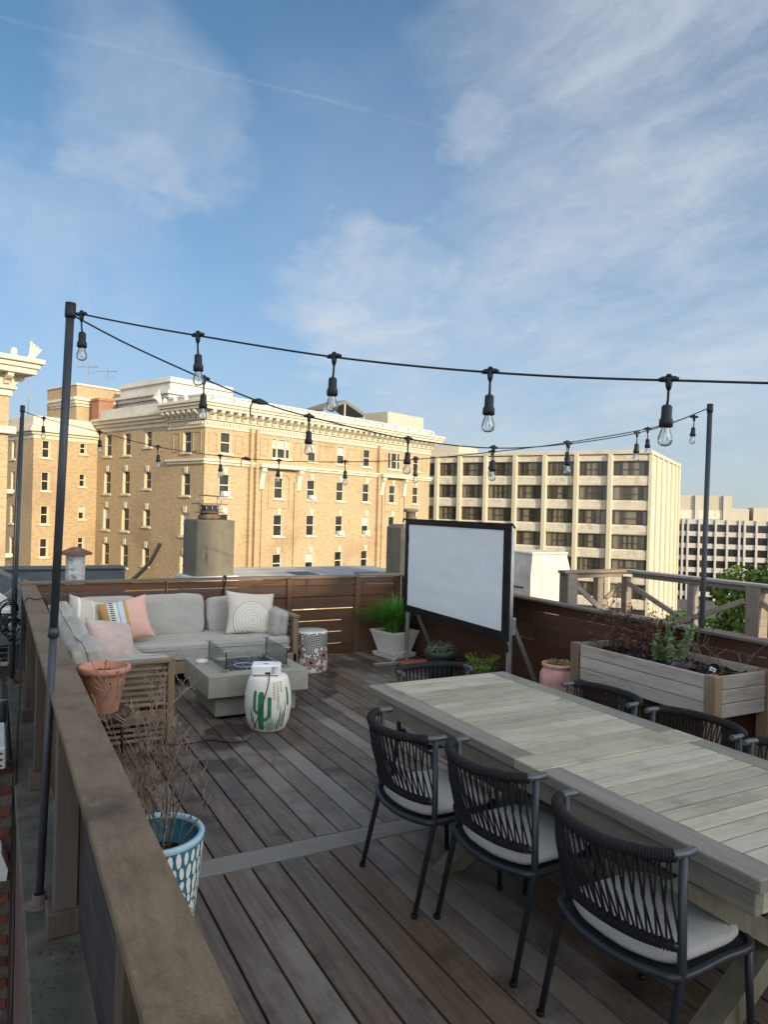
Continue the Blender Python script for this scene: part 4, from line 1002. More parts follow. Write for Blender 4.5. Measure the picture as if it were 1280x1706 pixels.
pole('slate grey light pole standing outside the right fence', (4.80, 3.70, .1), (4.895, 3.74, 2.735))
lp = MB().lathe([(.0, .0), (.011, .0), (.016, -.006), (.0165, -.04), (.021, -.048), (.0215, -.068), (.017, -.071)], 14)
SOCK = lp.mesh('socket')
BULB = MB().lathe([(.0125, -.066), (.013, -.073), (.0175, -.087), (.0225, -.102), (.0235, -.112), (.021, -.122), (.013, -.1285), (.0, -.131)], 16).mesh('bulb')
FIL = MB().tube([(0, 0, -.066), (0, 0, -.085)], .0045, 5).tube([(-.005, 0, -.085), (-.007, 0, -.108)], .0016, 3).tube([(.005, 0, -.085), (.007, 0, -.108)], .0016, 3).mesh('filament')
TEE = MB().tube([(-.030, 0, 0), (-.018, 0, .002), (.018, 0, .002), (.030, 0, 0)], [.006, .0095, .0095, .006], 8).tube([(0, 0, .002), (0, 0, -.022), (0, 0, -.034)], [.012, .0095, .005], 8).lathe([(.006, .008), (.010, .012), (.006, .018)], 8).mesh('cord_tee')
def string(label, pts, bulbs, wire=.0042, drop=.052):
    """cord through pts, bulb fittings at positions bulbs"""
    t = thing('string_light', label, 'string lights', pts[0], 0, 'outdoor bulb strings over the deck')
    o = Vector(pts[0]); path = smoothpath([Vector(p)-o for p in pts], 10)
    part('cord', MB().tube(path, wire, 6), M['black_plastic'], t)
    for i, b in enumerate(bulbs):
        p = Vector(b)-o
        k = min(range(len(path)), key=lambda q: (path[q]-p).length); q0, q1 = path[max(0, k-1)], path[min(len(path)-1, k+1)]
        ang = math.atan2((q1-q0).y, (q1-q0).x)
        fx_ = link('cord_tee', TEE, M['black_plastic'], t, p, (0, 0, ang))
        sw = random.uniform(-.06, .06)
        dl = part('drop_cord', MB().tube([p-Vector((0, 0, .03)), p-Vector((sw*.03, 0, .03+drop*.6)), p-Vector((sw*.1, 0, .03+drop))], .0042, 6), M['black_plastic'], t)
        s = link('socket', SOCK, M['black_plastic'], t, p-Vector((sw*.1, 0, .028+drop)), (sw, random.uniform(-.05, .05), 0))
        link('bulb', BULB, M['bulb_glass'], s); link('filament', FIL, M['filament'], s)
    return t
string('near string of clear bulbs crossing over the deck to the right edge', [(.30, 3.56, 2.70), (.52, 3.27, 2.615), (.727, 3.014, 2.546), (1.124, 2.51, 2.418), (1.503, 2.029, 2.328), (1.861, 1.574, 2.273), (2.3, 1.02, 2.235), (3.1, 0, 2.25)],
       [(.325, 3.53, 2.69), (.727, 3.014, 2.548), (1.124, 2.51, 2.42), (1.503, 2.029, 2.33), (1.861, 1.574, 2.275), (2.25, 1.08, 2.24)])
s2 = string('sagging string of clear bulbs from left pole to right pole', [(.30, 3.622, 2.70), (.55, 3.63, 2.60), (.913, 3.637, 2.479), (1.212, 3.645, 2.393), (1.495, 3.652, 2.339), (2.133, 3.669, 2.263), (2.773, 3.686, 2.252), (3.415, 3.703, 2.323), (4.082, 3.72, 2.447), (4.5, 3.73, 2.565), (4.87, 3.74, 2.70)],
       [(.913, 3.637, 2.48), (1.495, 3.652, 2.34), (2.133, 3.669, 2.265), (2.773, 3.686, 2.254), (3.415, 3.703, 2.325), (4.082, 3.72, 2.45)])
kn = MB()
for k in range(4): kn.tube(smoothpath([(-.04, .005*k, .0), (0, .012-.006*k, .014-.008*k), (.045, .004, -.006)]), .007, 6)
kn.tube(smoothpath([(-.035, 0, 0), (-.05, 0, -.03), (-.05, 0, -.075)]), .004, 6)
part('cord_knot', kn, M['black_plastic'], s2, Vector((1.212, 3.645, 2.392))-s2.location)
s3 = string('far string of clear bulbs from the corner pole to right pole', [(.235, 8.385, 2.77), (.42, 8.199, 2.694), (.904, 7.712, 2.547), (1.382, 7.23, 2.40), (1.866, 6.744, 2.313), (2.296, 6.31, 2.271), (2.753, 5.85, 2.264), (3.215, 5.386, 2.29), (3.681, 4.917, 2.355), (4.114, 4.481, 2.433), (4.606, 3.986, 2.56), (4.87, 3.73, 2.70)],
       [(.42, 8.199, 2.695), (.904, 7.712, 2.548), (1.382, 7.23, 2.402), (1.866, 6.744, 2.315), (2.296, 6.31, 2.273), (2.753, 5.85, 2.266), (3.215, 5.386, 2.292), (3.681, 4.917, 2.357), (4.114, 4.481, 2.435), (4.55, 4.04, 2.54), (4.79, 3.80, 2.63)])
part('cord_knot', kn, M['black_plastic'], s3, Vector((2.06, 6.55, 2.288))-s3.location)
# spare cord hanging down the corner pole
bc = thing('cord_bundle', 'bundle of black light cord hanging at the corner pole', 'cable', (.17, 8.1, .5))
mb = MB(); mb.tube(smoothpath([(.04, .25, 2.2), (.01, .1, 1.3), (0, 0, .6), (.0, -.02, .2)]), .007, 6)
for k in range(7):
    c = Vector((random.uniform(-.04, .04), -.03, random.uniform(.02, .25))); r_ = random.uniform(.05, .10)
    mb.tube([c+Vector((r_*math.cos(a*.6), random.uniform(-.02, .02), r_*1.2*math.sin(a*.6))) for a in range(11)], .009, 5)
part('cord', mb, M['black_plastic'], bc)
for p in ((-.10, -.03, .02), (-.03, -.04, .08), (.03, -.04, -.02)): link('socket', SOCK, M['black_plastic'], bc, p, (0, R(60), 0))
cord = MB().tube(smoothpath([(.46, 7.15, .80), (.40, 7.02, .97), (.33, 6.95, .982), (.245, 6.9, .978), (.215, 6.7, .72), (.205, 6.4, .35), (.185, 6.1, .02), (.17, 5.6, .003), (.155, 5.2, -.02), (.14, 4.4, -.6), (.13, 4.2, -1.5)]), .006, 6)
tag(part('power_cord', cord, M['black_plastic']), 'black cord looped over the rail cap behind the near pole', 'cable')
c2 = MB().tube(smoothpath([(2.33, 8.31, .55), (2.36, 8.285, .8), (2.385, 8.25, .99), (2.40, 8.33, 1.012), (2.43, 8.5, .99), (2.45, 8.62, .87)]), .011, 6)
tag(part('power_cord', c2, M['black_plastic']), 'black cord draped over the fence cap behind the sofa', 'cable')

# ================================================================== SOFA
def soft(mb_name, sx, sy, sz, e=.30, crown=.0, wr=.006, seed=0, n=14, sag=0.0):
    """upholstered block: superellipsoid box with crowned faces and soft wrinkles"""
    bm = bmesh.new(); bmesh.ops.create_cube(bm, size=2.0); bmesh.ops.subdivide_edges(bm, edges=bm.edges, cuts=n, use_grid_fill=True)
    for v in bm.verts:
        x, y, z = v.co
        # round the cube towards a superellipsoid
        m_ = max(abs(x), abs(y), abs(z)); p = 1/e*2
        L = (abs(x)**p+abs(y)**p+abs(z)**p)**(1/p)
        q = Vector((x, y, z))/L*1.0
        k = 1+crown*(1-min(1, q.x*q.x))*(1-min(1, q.y*q.y))*(1 if abs(q.z) > .4 else 0)
        w = Vector((q.x*sx/2, q.y*sy/2, q.z*sz/2*k))
        nn = noise.noise(Vector((w.x*7+seed*3.1, w.y*7, w.z*9)))*wr + noise.noise(Vector((w.x*19+seed, w.y*16, w.z*19)))*wr*.5
        d = q.normalized(); w += d*nn; 
        w.z -= sag*(1-q.x*q.x)*(1-q.y*q.y) if q.z > 0 else 0
        v.co = w
    for f in bm.faces: f.smooth = True
    me = bpy.data.meshes.new(mb_name); bm.to_mesh(me); bm.free(); me['dims'] = (sx, sy, sz); me['e'] = e; return me
def pillow(name, w, h, t, seed=0, n=24, ears=.10):
    """throw pillow in xz plane, thickness along y; pinched seams and pulled corners"""
    vs, fs = [], []; N = n+1
    for side in (1, -1):
        for i in range(N):
            for j in range(N):
                u, v = -1+2*i/n, -1+2*j/n
                pr = (max(0, 1-abs(u)**2.6)**.62)*(max(0, 1-abs(v)**2.6)**.62)
                inx = 1-ears*(1-abs(v)**1.6)*abs(u)**6; inz = 1-ears*(1-abs(u)**1.6)*abs(v)**6
                nn = noise.noise(Vector((u*2.2+seed*5, v*2.2, side*2)))*.10+noise.noise(Vector((u*5+seed*5, v*5, side*2)))*.05
                vs.append((u*w/2*inx, side*t/2*pr*(1+nn), v*h/2*inz))
    for s_ in (0, 1):
        o = s_*N*N
        for i in range(n):
            for j in range(n):
                q = (o+i*N+j, o+(i+1)*N+j, o+(i+1)*N+j+1, o+i*N+j+1); fs.append(q if s_ == 0 else q[::-1])
    me = bpy.data.meshes.new(name); me.from_pydata(vs, [], fs); bm = bmesh.new(); bm.from_mesh(me)
    bmesh.ops.remove_doubles(bm, verts=bm.verts, dist=1e-5); bmesh.ops.recalc_face_normals(bm, faces=bm.faces)
    for f in bm.faces: f.smooth = True
    bm.to_mesh(me); bm.free(); return me

sf = thing('corner_sofa', 'grey L-shaped outdoor sofa with slatted wooden frame against the fence', 'sofa', (0, 0, 0))
# back run x .45..2.97, y 7.40..8.24 ; left run x .45..1.26, y 5.66..7.4
part('frame_rail', MB().cbox(1.20, 2.94, 7.36, 7.40, .13, .255, .006), M['sofa_x'], sf)
part('frame_rail', MB().cbox(1.22, 1.26, 5.70, 7.358, .13, .255, .006), M['sofa_y'], sf)
part('seat_base', MB().box(.47, 2.92, 7.41, 8.2, .18, .25).box(.47, 1.21, 5.72, 7.408, .18, .25), M['sofa_x'], sf)
for (x, y) in ((2.90, 7.36), (2.90, 8.16), (1.22, 7.36), (.47, 8.16)):
    part('leg', MB().cbox(x, x+.055, y, y+.055, 0, .129 if x < 2.8 else .64, .004), M['sofa_z'], sf)
# left arm end: slatted panel at y = 5.66 facing the camera
part('arm_post', MB().cbox(1.195, 1.25, 5.635, 5.69, 0, .625, .005), M['sofa_z'], sf)
part('arm_post', MB().cbox(.455, .51, 5.635, 5.69, 0, .625, .005), M['sofa_z'], sf)
part('arm_top', MB().cbox(.455, 1.25, 5.625, 5.70, .626, .655, .005), M['sofa_x'], sf)
for k in range(7): part('slat', MB().cbox(.512, 1.193, 5.648, 5.675, .575-k*.046, .597-k*.046, .003), M['sofa_x'], sf)
part('arm_board', MB().cbox(.512, 1.193, 5.646, 5.677, .165, .265, .004), M['sofa_x'], sf)
for k in range(3): part('slat', MB().cbox(.512, 1.193, 5.648, 5.675, .035+k*.043, .057+k*.043, .003), M['sofa_x'], sf)
# left run back slats & frame behind
part('back_top', MB().cbox(.42, .455, 5.64, 8.2, .60, .66, .005), M['sofa_y'], sf)
for k in range(4): part('slat', MB().cbox(.43, .448, 5.70, 8.2, .30+k*.075, .325+k*.075, .003), M['sofa_y'], sf)
part('back_top', MB().cbox(.46, 2.95, 8.20, 8.235, .60, .66, .005), M['sofa_x'], sf)
# right arm
part('arm_top', MB().cbox(2.885, 2.965, 7.345, 8.24, .641, .668, .005), M['sofa_y'], sf)
for k in range(5): part('slat', MB().cbox(2.915, 2.935, 7.42, 8.155, .30+k*.066, .325+k*.066, .003), M['sofa_y'], sf)
# cushions
def cush(nm, dims, loc, rot, seed, e=.22, crown=.06, wr=.013, n=18, sag=0): return link(nm, soft(nm, *dims, e=e, crown=crown, wr=wr, seed=seed, n=n, sag=sag), M['sofa_fabric'], sf, loc, rot)
cush('seat_cushion', (1.66, .84, .19), (2.06, 7.77, .345), (0, 0, 0), 1, .20, .1)
cush('seat_cushion', (.80, 2.42, .19), (.86, 6.93, .345), (0, 0, 0), 2, .20, .1)
cush('back_cushion', (.70, .22, .46), (1.72, 8.03, .625), (R(-13), 0, 0), 3, .30, 0)
cush('back_cushion', (.66, .22, .42), (2.43, 8.03, .60), (R(-13), 0, 0), 4, .30, 0)
cush('back_cushion', (.62, .22, .44), (1.05, 8.05, .63), (R(-12), 0, 0), 5, .30, 0)
cush('back_cushion', (.22, .84, .42), (.60, 7.55, .63), (0, R(-12), 0), 6, .30, 0, .014)
cush('back_cushion', (.24, .98, .40), (.61, 6.62, .62), (0, R(-14), 0), 7, .30, 0, .016)
cush('back_cushion', (.25, .62, .36), (.63, 5.98, .605), (0, R(-14), R(4)), 8, .32, 0, .018)
cush('arm_cushion', (.20, .60, .30), (2.80, 7.73, .555), (0, R(8), R(-4)), 9, .36, 0, .012)
cush('arm_cushion', (.62, .17, .26), (.93, 5.79, .535), (R(6), 0, R(-2)), 10, .36, 0, .010)
for c_ in list(sf.children_recursive):
    if c_.name.startswith('back_cushion') or c_.name.startswith('seat_cushion') or c_.name.startswith('arm_cushion'):
        dx, dy, dz = c_.data['dims']; th_ = min(range(3), key=lambda q: (dx, dy, dz)[q]); ax = [q for q in range(3) if q != th_]; dd_ = (dx, dy, dz); e_ = c_.data['e']
        for off in ((.36,) if c_.name.startswith('seat') else (.0,)):
            pts = []
            for k in range(49):
                a_ = 2*math.pi*k/48; v_ = [0, 0, 0]; kk = (1-off**(2/e_))**(e_/2) if off else 1
                v_[ax[0]] = dd_[ax[0]]/2*math.copysign(abs(math.cos(a_))**e_, math.cos(a_))*1.004*kk; v_[ax[1]] = dd_[ax[1]]/2*math.copysign(abs(math.sin(a_))**e_, math.sin(a_))*1.004*kk; v_[th_] = dd_[th_]/2*off*1.02
                pts.append(v_)
            part('piping', MB().tube(pts, .0065, 5, cap=False), M['sofa_fabric'], c_)
def throw(nm, label, w, h, t_, m, loc, rot, seed, ears=.10):
    return tag(link(nm, pillow(nm, w, h, t_, seed, ears=ears), m, None, loc, rot), label, 'pillow', 'throw pillows on the sofa')
throw('throw_pillow', 'beige pillow with cream stripes in the sofa corner', .46, .45, .21, M['pillow_beige'], (.845, 7.80, .655), (R(-20), R(17), R(26)), 1)
throw('throw_pillow', 'ochre white and pink striped pillow leaning on the sofa back', .48, .46, .21, M['pillow_multi'], (1.19, 7.64, .655), (R(-24), R(-12), R(-4)), 2)
throw('throw_pillow', 'blush velvet pillow at the near left end of the sofa', .50, .42, .22, M['velvet'], (.93, 6.78, .595), (R(-26), R(13), R(30)), 3, .08)
throw('throw_pillow', 'beige pillow with concentric stitched rings at the right of the sofa', .56, .50, .21, M['pillow_rings'], (2.52, 7.72, .655), (R(-24), R(5), R(-4)), 4, .12)

# ================================================================== FIRE PIT TABLE
fp = thing('fire_pit_table', 'square grey concrete fire pit table with glass wind guard', 'fire pit', (0, 0, 0))
tb = MB(); x0, x1, y0, y1 = 1.60, 2.50, 5.965, 6.84; bx0, bx1, by0, by1 = 1.80, 2.34, 6.13, 6.68
for (a, b, c, d) in ((x0, x1, y0, by0), (x0, x1, by1, y1), (x0, bx0, by0, by1), (bx1, x1, by0, by1)): pass
tb.cbox(x0, x1, y0, y1, .22, .385, .006)
for (a, b, c, d) in ((x0, x1, y0, by0), (x0, x1, by1, y1), (x0, bx0-.0, by0, by1), (bx1, x1, by0, by1)):
    tb.box(a+.001, b-.001, c+(.001 if c == y0 else 0), d-(.001 if d == y1 else 0), .3855, .4005)
part('top_slab', tb, M['fire_concrete'], fp)
part('base', MB().cbox(1.69, 2.42, 6.06, 6.75, .035, .218, .006), M['fire_base'], fp)
part('plinth', MB().box(1.76, 2.35, 6.12, 6.7, 0, .034), M['black_plastic'], fp)
fb = MB(); rnd = random.Random(4)
for i in range(1100):
    p = Vector((rnd.uniform(bx0+.01, bx1-.01), rnd.uniform(by0+.01, by1-.01), .388+rnd.uniform(0, .008)))
    s = rnd.uniform(.006, .012); T = Matrix.Translation(p) @ Euler((rnd.random()*6, rnd.random()*6, rnd.random()*6)).to_matrix().to_4x4()
    fb.add([T @ Vector(v) for v in ((s, 0, 0), (-s, .2*s, 0), (0, s, 0), (0, -s, .3*s), (0, 0, s), (0, .1*s, -s))], [(0, 2, 4), (2, 1, 4), (1, 3, 4), (3, 0, 4), (2, 0, 5), (1, 2, 5), (3, 1, 5), (0, 3, 5)])
part('fire_glass', fb, M['firebed'], fp, kind='stuff')
part('burner_ring', MB().tube([(2.02+.09*math.cos(a*.3), 6.33+.09*math.sin(a*.3), .402) for a in range(22)], .006, 6), M['bright_alu'], fp)
gz0, gz1 = .405, .575
for (a, b, c, d) in ((bx0, bx1, by0-.012, by0-.006), (bx0, bx1, by1+.006, by1+.012), (bx0-.012, bx0-.006, by0, by1), (bx1+.006, bx1+.012, by0, by1)):
    part('glass_panel', MB().box(a, b, c, d, gz0, gz1), M['clear_glass'], fp)
for (x, y) in ((bx0-.009, by0-.009), (bx1+.009, by0-.009), (bx0-.009, by1+.009), (bx1+.009, by1+.009)):
    part('corner_edge', MB().box(x-.004, x+.004, y-.004, y+.004, gz0, gz1), M['grille'], fp)
    part('corner_clip', MB().cbox(x-.03, x+.03, y-.012, y+.012, gz1-.004, gz1+.010, .003), M['bright_alu'], fp)
    part('corner_foot', MB().cbox(x-.03, x+.03, y-.015, y+.015, .4015, .42, .003), M['gold'], fp)
cn_ = thing('candle_dish', 'small round white dish on the left corner of the fire pit', 'dish', (1.70, 6.58, .401))
part('dish', MB().lathe([(0, 0), (.05, 0), (.054, .006), (.054, .024), (.046, .026), (.043, .018), (.0, .018)], 24), M['white_ceramic'], cn_)
part('dish_lid', MB().lathe([(.0, .0185), (.036, .0185), (.036, .029), (.0, .031)], 20), M['white_ceramic'], cn_)

# ================================================================== CACTUS STOOL + PROJECTOR
def prof_r(prof, z):
    for (r0, z0), (r1, z1) in zip(prof, prof[1:]):
        if z0 <= z <= z1: return r0+(r1-r0)*(z-z0)/max(1e-6, z1-z0)
    return prof[-1][0]
def decal(outline, prof, th0, lift=.0025, sub=.008):
    """flat painted shape (arc-length s, height z) wrapped onto a turned body"""
    bm = bmesh.new(); vs = [bm.verts.new((s, 0, z)) for s, z in outline]; bm.faces.new(vs)
    bmesh.ops.triangulate(bm, faces=bm.faces[:])
    for _ in range(3):
        es = [e for e in bm.edges if e.calc_length() > sub*2]
        if es: bmesh.ops.subdivide_edges(bm, edges=es, cuts=1); bmesh.ops.triangulate(bm, faces=[f for f in bm.faces if len(f.verts) > 3])
    rmax = max(p[0] for p in prof)
    out = MB(); idx = {}
    for v in bm.verts:
        s, _, z = v.co; r = prof_r(prof, z)+lift; th = th0+s/rmax
        idx[v] = len(out.v); out.v.append((r*math.cos(th), r*math.sin(th), z))
    for f in bm.faces: out.f.append(tuple(idx[v] for v in f.verts)); out.smooth.append(True)
    bm.free(); return out
cs_prof = [(.0, 0), (.135, 0), (.15, .012), (.178, .09), (.194, .20), (.190, .30), (.172, .39), (.160, .425), (.150, .440), (.0, .444)]
cs_pr = [(.135, 0), (.15, .012), (.178, .09), (.194, .20), (.190, .30), (.172, .39), (.160, .425)]
CSX, CSY = 2.04, 5.72
cs = thing('garden_stool', 'white barrel garden stool painted with green cactus and yellow vine', 'stool', (CSX, CSY, 0))
part('body', MB().lathe(cs_prof, 48), M['white_ceramic'], cs)
TC = math.atan2(-CSY, -CSX)                                # direction towards the camera
def capsule(x0, x1, z0, z1, n=8, bot=False):
    r = (x1-x0)/2; pts = [(x0, z0), (x1, z0)] if not bot else [(x1+(-r)-r*math.cos(math.pi+math.pi*k/n)*-1 if False else (x0+x1)/2-r*math.cos(math.pi*k/n), z0+r-r*math.sin(math.pi*k/n)) for k in range(n+1)]
    pts += [((x0+x1)/2+r*math.cos(math.pi*k/n), z1-r+r*math.sin(math.pi*k/n)) for k in range(n+1)]
    return pts
def arm(side, x, zb, zt, w=.030, reach=.055):
    # curved branch: quarter turn then straight up with a rounded tip
    pts = []; n = 8; cx = x; 
    outer = [(x+side*reach*math.sin(math.pi/2*k/n)+0, zb+reach-reach*math.cos(math.pi/2*k/n)) for k in range(n+1)]
    inner = [(x+side*max(.004, reach-w)*math.sin(math.pi/2*k/n), zb+reach-(reach-w)*math.cos(math.pi/2*k/n)) for k in range(n+1)]
    tip = [(x+side*(reach-w/2+w/2*math.cos(math.pi*k/6)), zt-w/2+w/2*math.sin(math.pi*k/6)) for k in range(7)]
    return outer+tip+inner[::-1]
part('painted_cactus', decal(capsule(-.085, -.033, .03, .345), cs_pr, TC, .0022), M['cactus_green'], cs)
part('painted_cactus', decal(arm(1, -.034, .10, .305, .032, .062), cs_pr, TC, .0022), M['cactus_green'], cs)
part('painted_cactus', decal(arm(-1, -.084, .16, .35, .028, .045), cs_pr, TC, .0022), M['cactus_green'], cs)
part('painted_cactus', decal(capsule(.172, .196, .22, .37), cs_pr, TC, .0022), M['cactus_green'], cs)
def spike(x, z0, z1, w, lean): return [(x-w*.4, z0), (x+w*.4, z0), (x+w*.5+lean*.5, (z0+z1)/2), (x+lean, z1), (x-w*.5+lean*.5, (z0+z1)/2)]
for i, (ln, hh) in enumerate(((-.055, .10), (-.036, .135), (-.014, .155), (.008, .165), (.028, .15), (.048, .12), (.06, .09))):
    part('painted_agave', decal(spike(.02+ln*.3, .02, hh, .016, ln), cs_pr, TC, .0020+i*.0003), M['agave_green'], cs)
for (x, z0, z1) in ((.105, .03, .24), (.128, .05, .20), (.150, .04, .27), (.085, .02, .13), (-.135, .06, .17), (-.152, .09, .24), (-.118, .03, .11)):
    part('painted_reed', decal(spike(x, z0, z1, .014, .004), cs_pr, TC, .002), M['cactus_dark'], cs)
for (x, ztop, zbot) in ((.052, .424, .275), (.085, .424, .195), (.118, .424, .33)):
    vn = decal([(x-.0016, zbot), (x+.0016, zbot), (x+.0016, ztop), (x-.0016, ztop)], cs_pr, TC, .0022)
    z = zbot+.008
    while z < ztop-.012:
        for sd in (-1, 1):
            d_ = decal([(x+sd*.001, z), (x+sd*.008, z+.006), (x+sd*.0135, z+.017), (x+sd*.005, z+.011)], cs_pr, TC, .0026); vn.add(d_.v, d_.f, True)
        z += .022
    part('painted_vine', vn, M['vine_yellow'], cs)
pj = thing('projector', 'small white projector sitting on the cactus stool', 'projector', (CSX-.015, CSY+.02, .4445), R(-22)); pj.scale = (1.28, 1.2, 1.2)
part('case', MB().cbox(-.095, .095, -.075, .075, .006, .076, .012), M['white_plastic'], pj)
for (x, y) in ((-.07, -.055), (.07, -.055), (-.07, .055), (.07, .055)): part('foot', MB().lathe([(.008, 0), (.008, .007)], 8), M['black_plastic'], pj, (x, y, 0))
part('lens_ring', MB().lathe([(.026, 0), (.026, .008), (.018, .008), (.014, -.004), (0, -.004)], 20), M['grille'], pj, (.03, .0755, .042), (R(-90), 0, 0))
part('power_socket', MB().cbox(-.004, .030, -.0775, -.0745, .014, .030, .002), M['grille'], pj)
part('port_panel', MB().cbox(-.0975, -.0945, .0, .035, .04, .055, .001), M['grille'], pj)
lb = MB()
for r_ in range(6): lb.box(.036, .036+.012+.030*random.random(), -.0768, -.0752, .022+r_*.008, .026+r_*.008)
part('printed_label', lb, M['label_grey'], pj)
part('top_button', MB().cbox(-.02, .012, -.03, -.005, .0762, .0775, .001), M['label_grey'], pj); part('top_button', MB().cbox(.05, .08, .03, .045, .0762, .0775, .001), M['label_grey'], pj)
pcx, pcy = CSX, CSY-.07
pc = MB().tube(smoothpath([(2.012, 5.665, .466), (2.0, 5.60, .462), (1.97, 5.535, .40), (1.915, 5.50, .26), (1.85, 5.46, .13), (1.79, 5.42, .03), (1.70, 5.43, .006), (1.60, 5.50, .006), (1.52, 5.58, .006), (1.40, 5.56, .006), (1.28, 5.56, .006), (1.15, 5.62, .006)]), .0045, 6)
tag(part('power_cord', pc, M['black_plastic']), 'thin black cord running from the projector down to the deck', 'cable')

# ================================================================== FLORAL STOOL
fs_pr = [(.180, 0.0), (.184, .03), (.186, .25), (.186, .44), (.180, .455)]
FSX, FSY = 3.19, 7.55
fl = thing('garden_stool', 'white cylinder stool with black dabs and pink flower relief', 'stool', (FSX, FSY, 0))
part('body', MB().lathe([(0, 0)]+fs_pr+[(.172, .462), (0, .464)], 48), M['white_ceramic'], fl)
TF = math.atan2(-FSY, -FSX); rnd = random.Random(11)
dabs = MB(); FL = [(-.135, .225, .075), (.0, .125, .085), (.15, .20, .09), (-.10, .05, .06), (.12, .055, .06)]
def ell(cx, cz, a, b, ang, n=7): return [(cx+a*math.cos(2*math.pi*k/n)*math.cos(ang)-b*math.sin(2*math.pi*k/n)*math.sin(ang), cz+a*math.cos(2*math.pi*k/n)*math.sin(ang)+b*math.sin(2*math.pi*k/n)*math.cos(ang)) for k in range(n)]
for (cx, cz, nr) in ((.06, .26, 10), (-.17, .30, 6), (.27, .30, 6), (-.33, .2, 6), (.42, .2, 6)):
    for r_ in range(1, nr):
        rad = .014+r_*.0245; na = int(rad*2*math.pi/.0205)
        for k in range(na):
            a = math.pi*2*k/na; x = cx+rad*math.cos(a); z = cz+rad*math.sin(a)
            if z < .035 or z > .445 or a > math.pi*1.12 and r_ > 3: continue
            if any((x-fx_)**2+(z-fz)**2 < (fr*1.05)**2 for fx_, fz, fr in FL): continue
            if (cx == .06 and (x < -.10 or x > .22)) or (cx == -.17 and not -.30 < x < -.105) or (cx == .27 and not .225 < x < .40) or (cx == -.33 and x > -.31) or (cx == .42 and x < .405): continue
            d_ = decal(ell(x, z, .0098, .0112, a+math.pi/2, 6), fs_pr, TF, .0018, .02); dabs.add(d_.v, d_.f, True)
part('relief_dab', dabs, M['dark_clay'], fl, kind='stuff')
for fi, (fx_, fz, fr) in enumerate(FL):
    col = M['flower_pink'] if fi != 3 else M['petal']
    for k in range(6):
        a = k*math.pi/3+.3; cx_, cz_ = fx_+fr*.55*math.cos(a), fz+fr*.55*math.sin(a)
        if not .03 < cz_ < .43: continue
        part('flower_petal', decal(ell(cx_, max(.03, cz_), fr*.47, fr*.27, a, 10), fs_pr, TF, .0020, .015), M['dark_clay'], fl)
        part('flower_petal', decal(ell(cx_, max(.03, cz_), fr*.37, fr*.19, a, 10), fs_pr, TF, .0032, .015), col, fl)
    part('flower_centre', decal(ell(fx_, fz, fr*.2, fr*.2, 0, 8), fs_pr, TF, .0042, .015), M['dark_clay'], fl)
tp = MB()
for r_ in range(1, 10):
    rad = r_*.0185; na = max(4, int(rad*6.28/.016))
    for k in range(na):
        a = 6.283*k/na; x, y = rad*math.cos(a), rad*math.sin(a)
        e = ell(x, y, .0058, .0042, a, 5); o = [(p[0], p[1], .4655) for p in e]; tp.add(o, [tuple(range(5))])
part('relief_dab', tp, M['dark_clay'], fl, kind='stuff')

# ================================================================== PROJECTOR SCREEN
SL, SR = Vector((4.34, 7.42, 0)), Vector((4.24, 5.36, 0)); sd = SR-SL; SW = sd.length
ps = thing('projector_screen', 'white projector screen with black border on a folding metal stand', 'projector screen', SL, math.atan2(sd.y, sd.x))
# local x runs from far leg to near leg, viewers on local -y?  (camera side)
zb, zt = .655, 1.735
sh = MB(); nx_, nz_ = 60, 36
sh.add([(.035+(SW-.07)*i/nx_, -.003+.0045*noise.noise(Vector((i*.09, j*.22, 1)))+.002*noise.noise(Vector((i*.05+j*.12, j*.5, 5)))-.006*math.sin(math.pi*i/nx_)*math.sin(math.pi*j/nz_), zb+.06+(zt-zb-.11)*j/nz_) for i in range(nx_+1) for j in range(nz_+1)],
       [(i*(nz_+1)+j, (i+1)*(nz_+1)+j, (i+1)*(nz_+1)+j+1, i*(nz_+1)+j+1) for i in range(nx_) for j in range(nz_)], True)
part('screen_sheet', sh, M['screen_white'], ps); part('screen_backing', MB().box(.03, SW-.03, .006, .0095, zb+.05, zt-.05), M['screen_black'], ps)
bdr = MB()
bdr.cbox(-.03, SW+.03, -.014, .010, zt-.055, zt+.012, .004); bdr.cbox(-.03, SW+.03, -.014, .010, zb-.01, zb+.07, .004); bdr.cbox(-.03, .045, -.014, .010, zb+.071, zt-.056, .004); bdr.cbox(SW-.075, SW+.03, -.014, .010, zb+.071, zt-.056, .004)
part('border', bdr, M['screen_black'], ps)
for (x, z) in ((-.02, zt), (SW+.02, zt)):
    mb = MB().tube(smoothpath([(x, -.012, z), (x+(.05 if x > 0 else -.045), -.02, z+.006), (x+(.085 if x > 0 else -.075), -.012, z-.03)], 4), .010, 6); part('border_strap', mb, M['screen_black'], ps)
part('border_strap', MB().tube(smoothpath([(SW, -.02, zb), (SW+.04, -.02, zb-.05), (SW+.03, -.01, zb-.11)], 4), .010, 6), M['screen_black'], ps)
for x in (.0, SW):
    part('upright', MB().cbox(x-.022, x+.022, .012, .052, .03, zt-.02, .004), M['bright_alu'], ps)
    part('foot_bar', MB().cbox(x-.022, x+.022, -.40, .42, .002, .045, .004), M['bright_alu'], ps)
    part('hinge', MB().cbox(x-.032, x+.032, .052, .085, .70, .86, .006), M['bright_alu'], ps)
    mb = MB(); beam(mb, (x+.0, .075, .78), (x+.02, .42, .06), .028, .04); part('strut', mb, M['dull_alu'], ps)
    mb = MB(); beam(mb, (x, -.16, .045), (x, .01, .16), .012, .022); part('strut', mb, M['bright_alu'], ps)
    part('strut_foot', MB().cbox(x-.02, x+.04, .38, .45, .045, .10, .01), M['black_plastic'], ps)

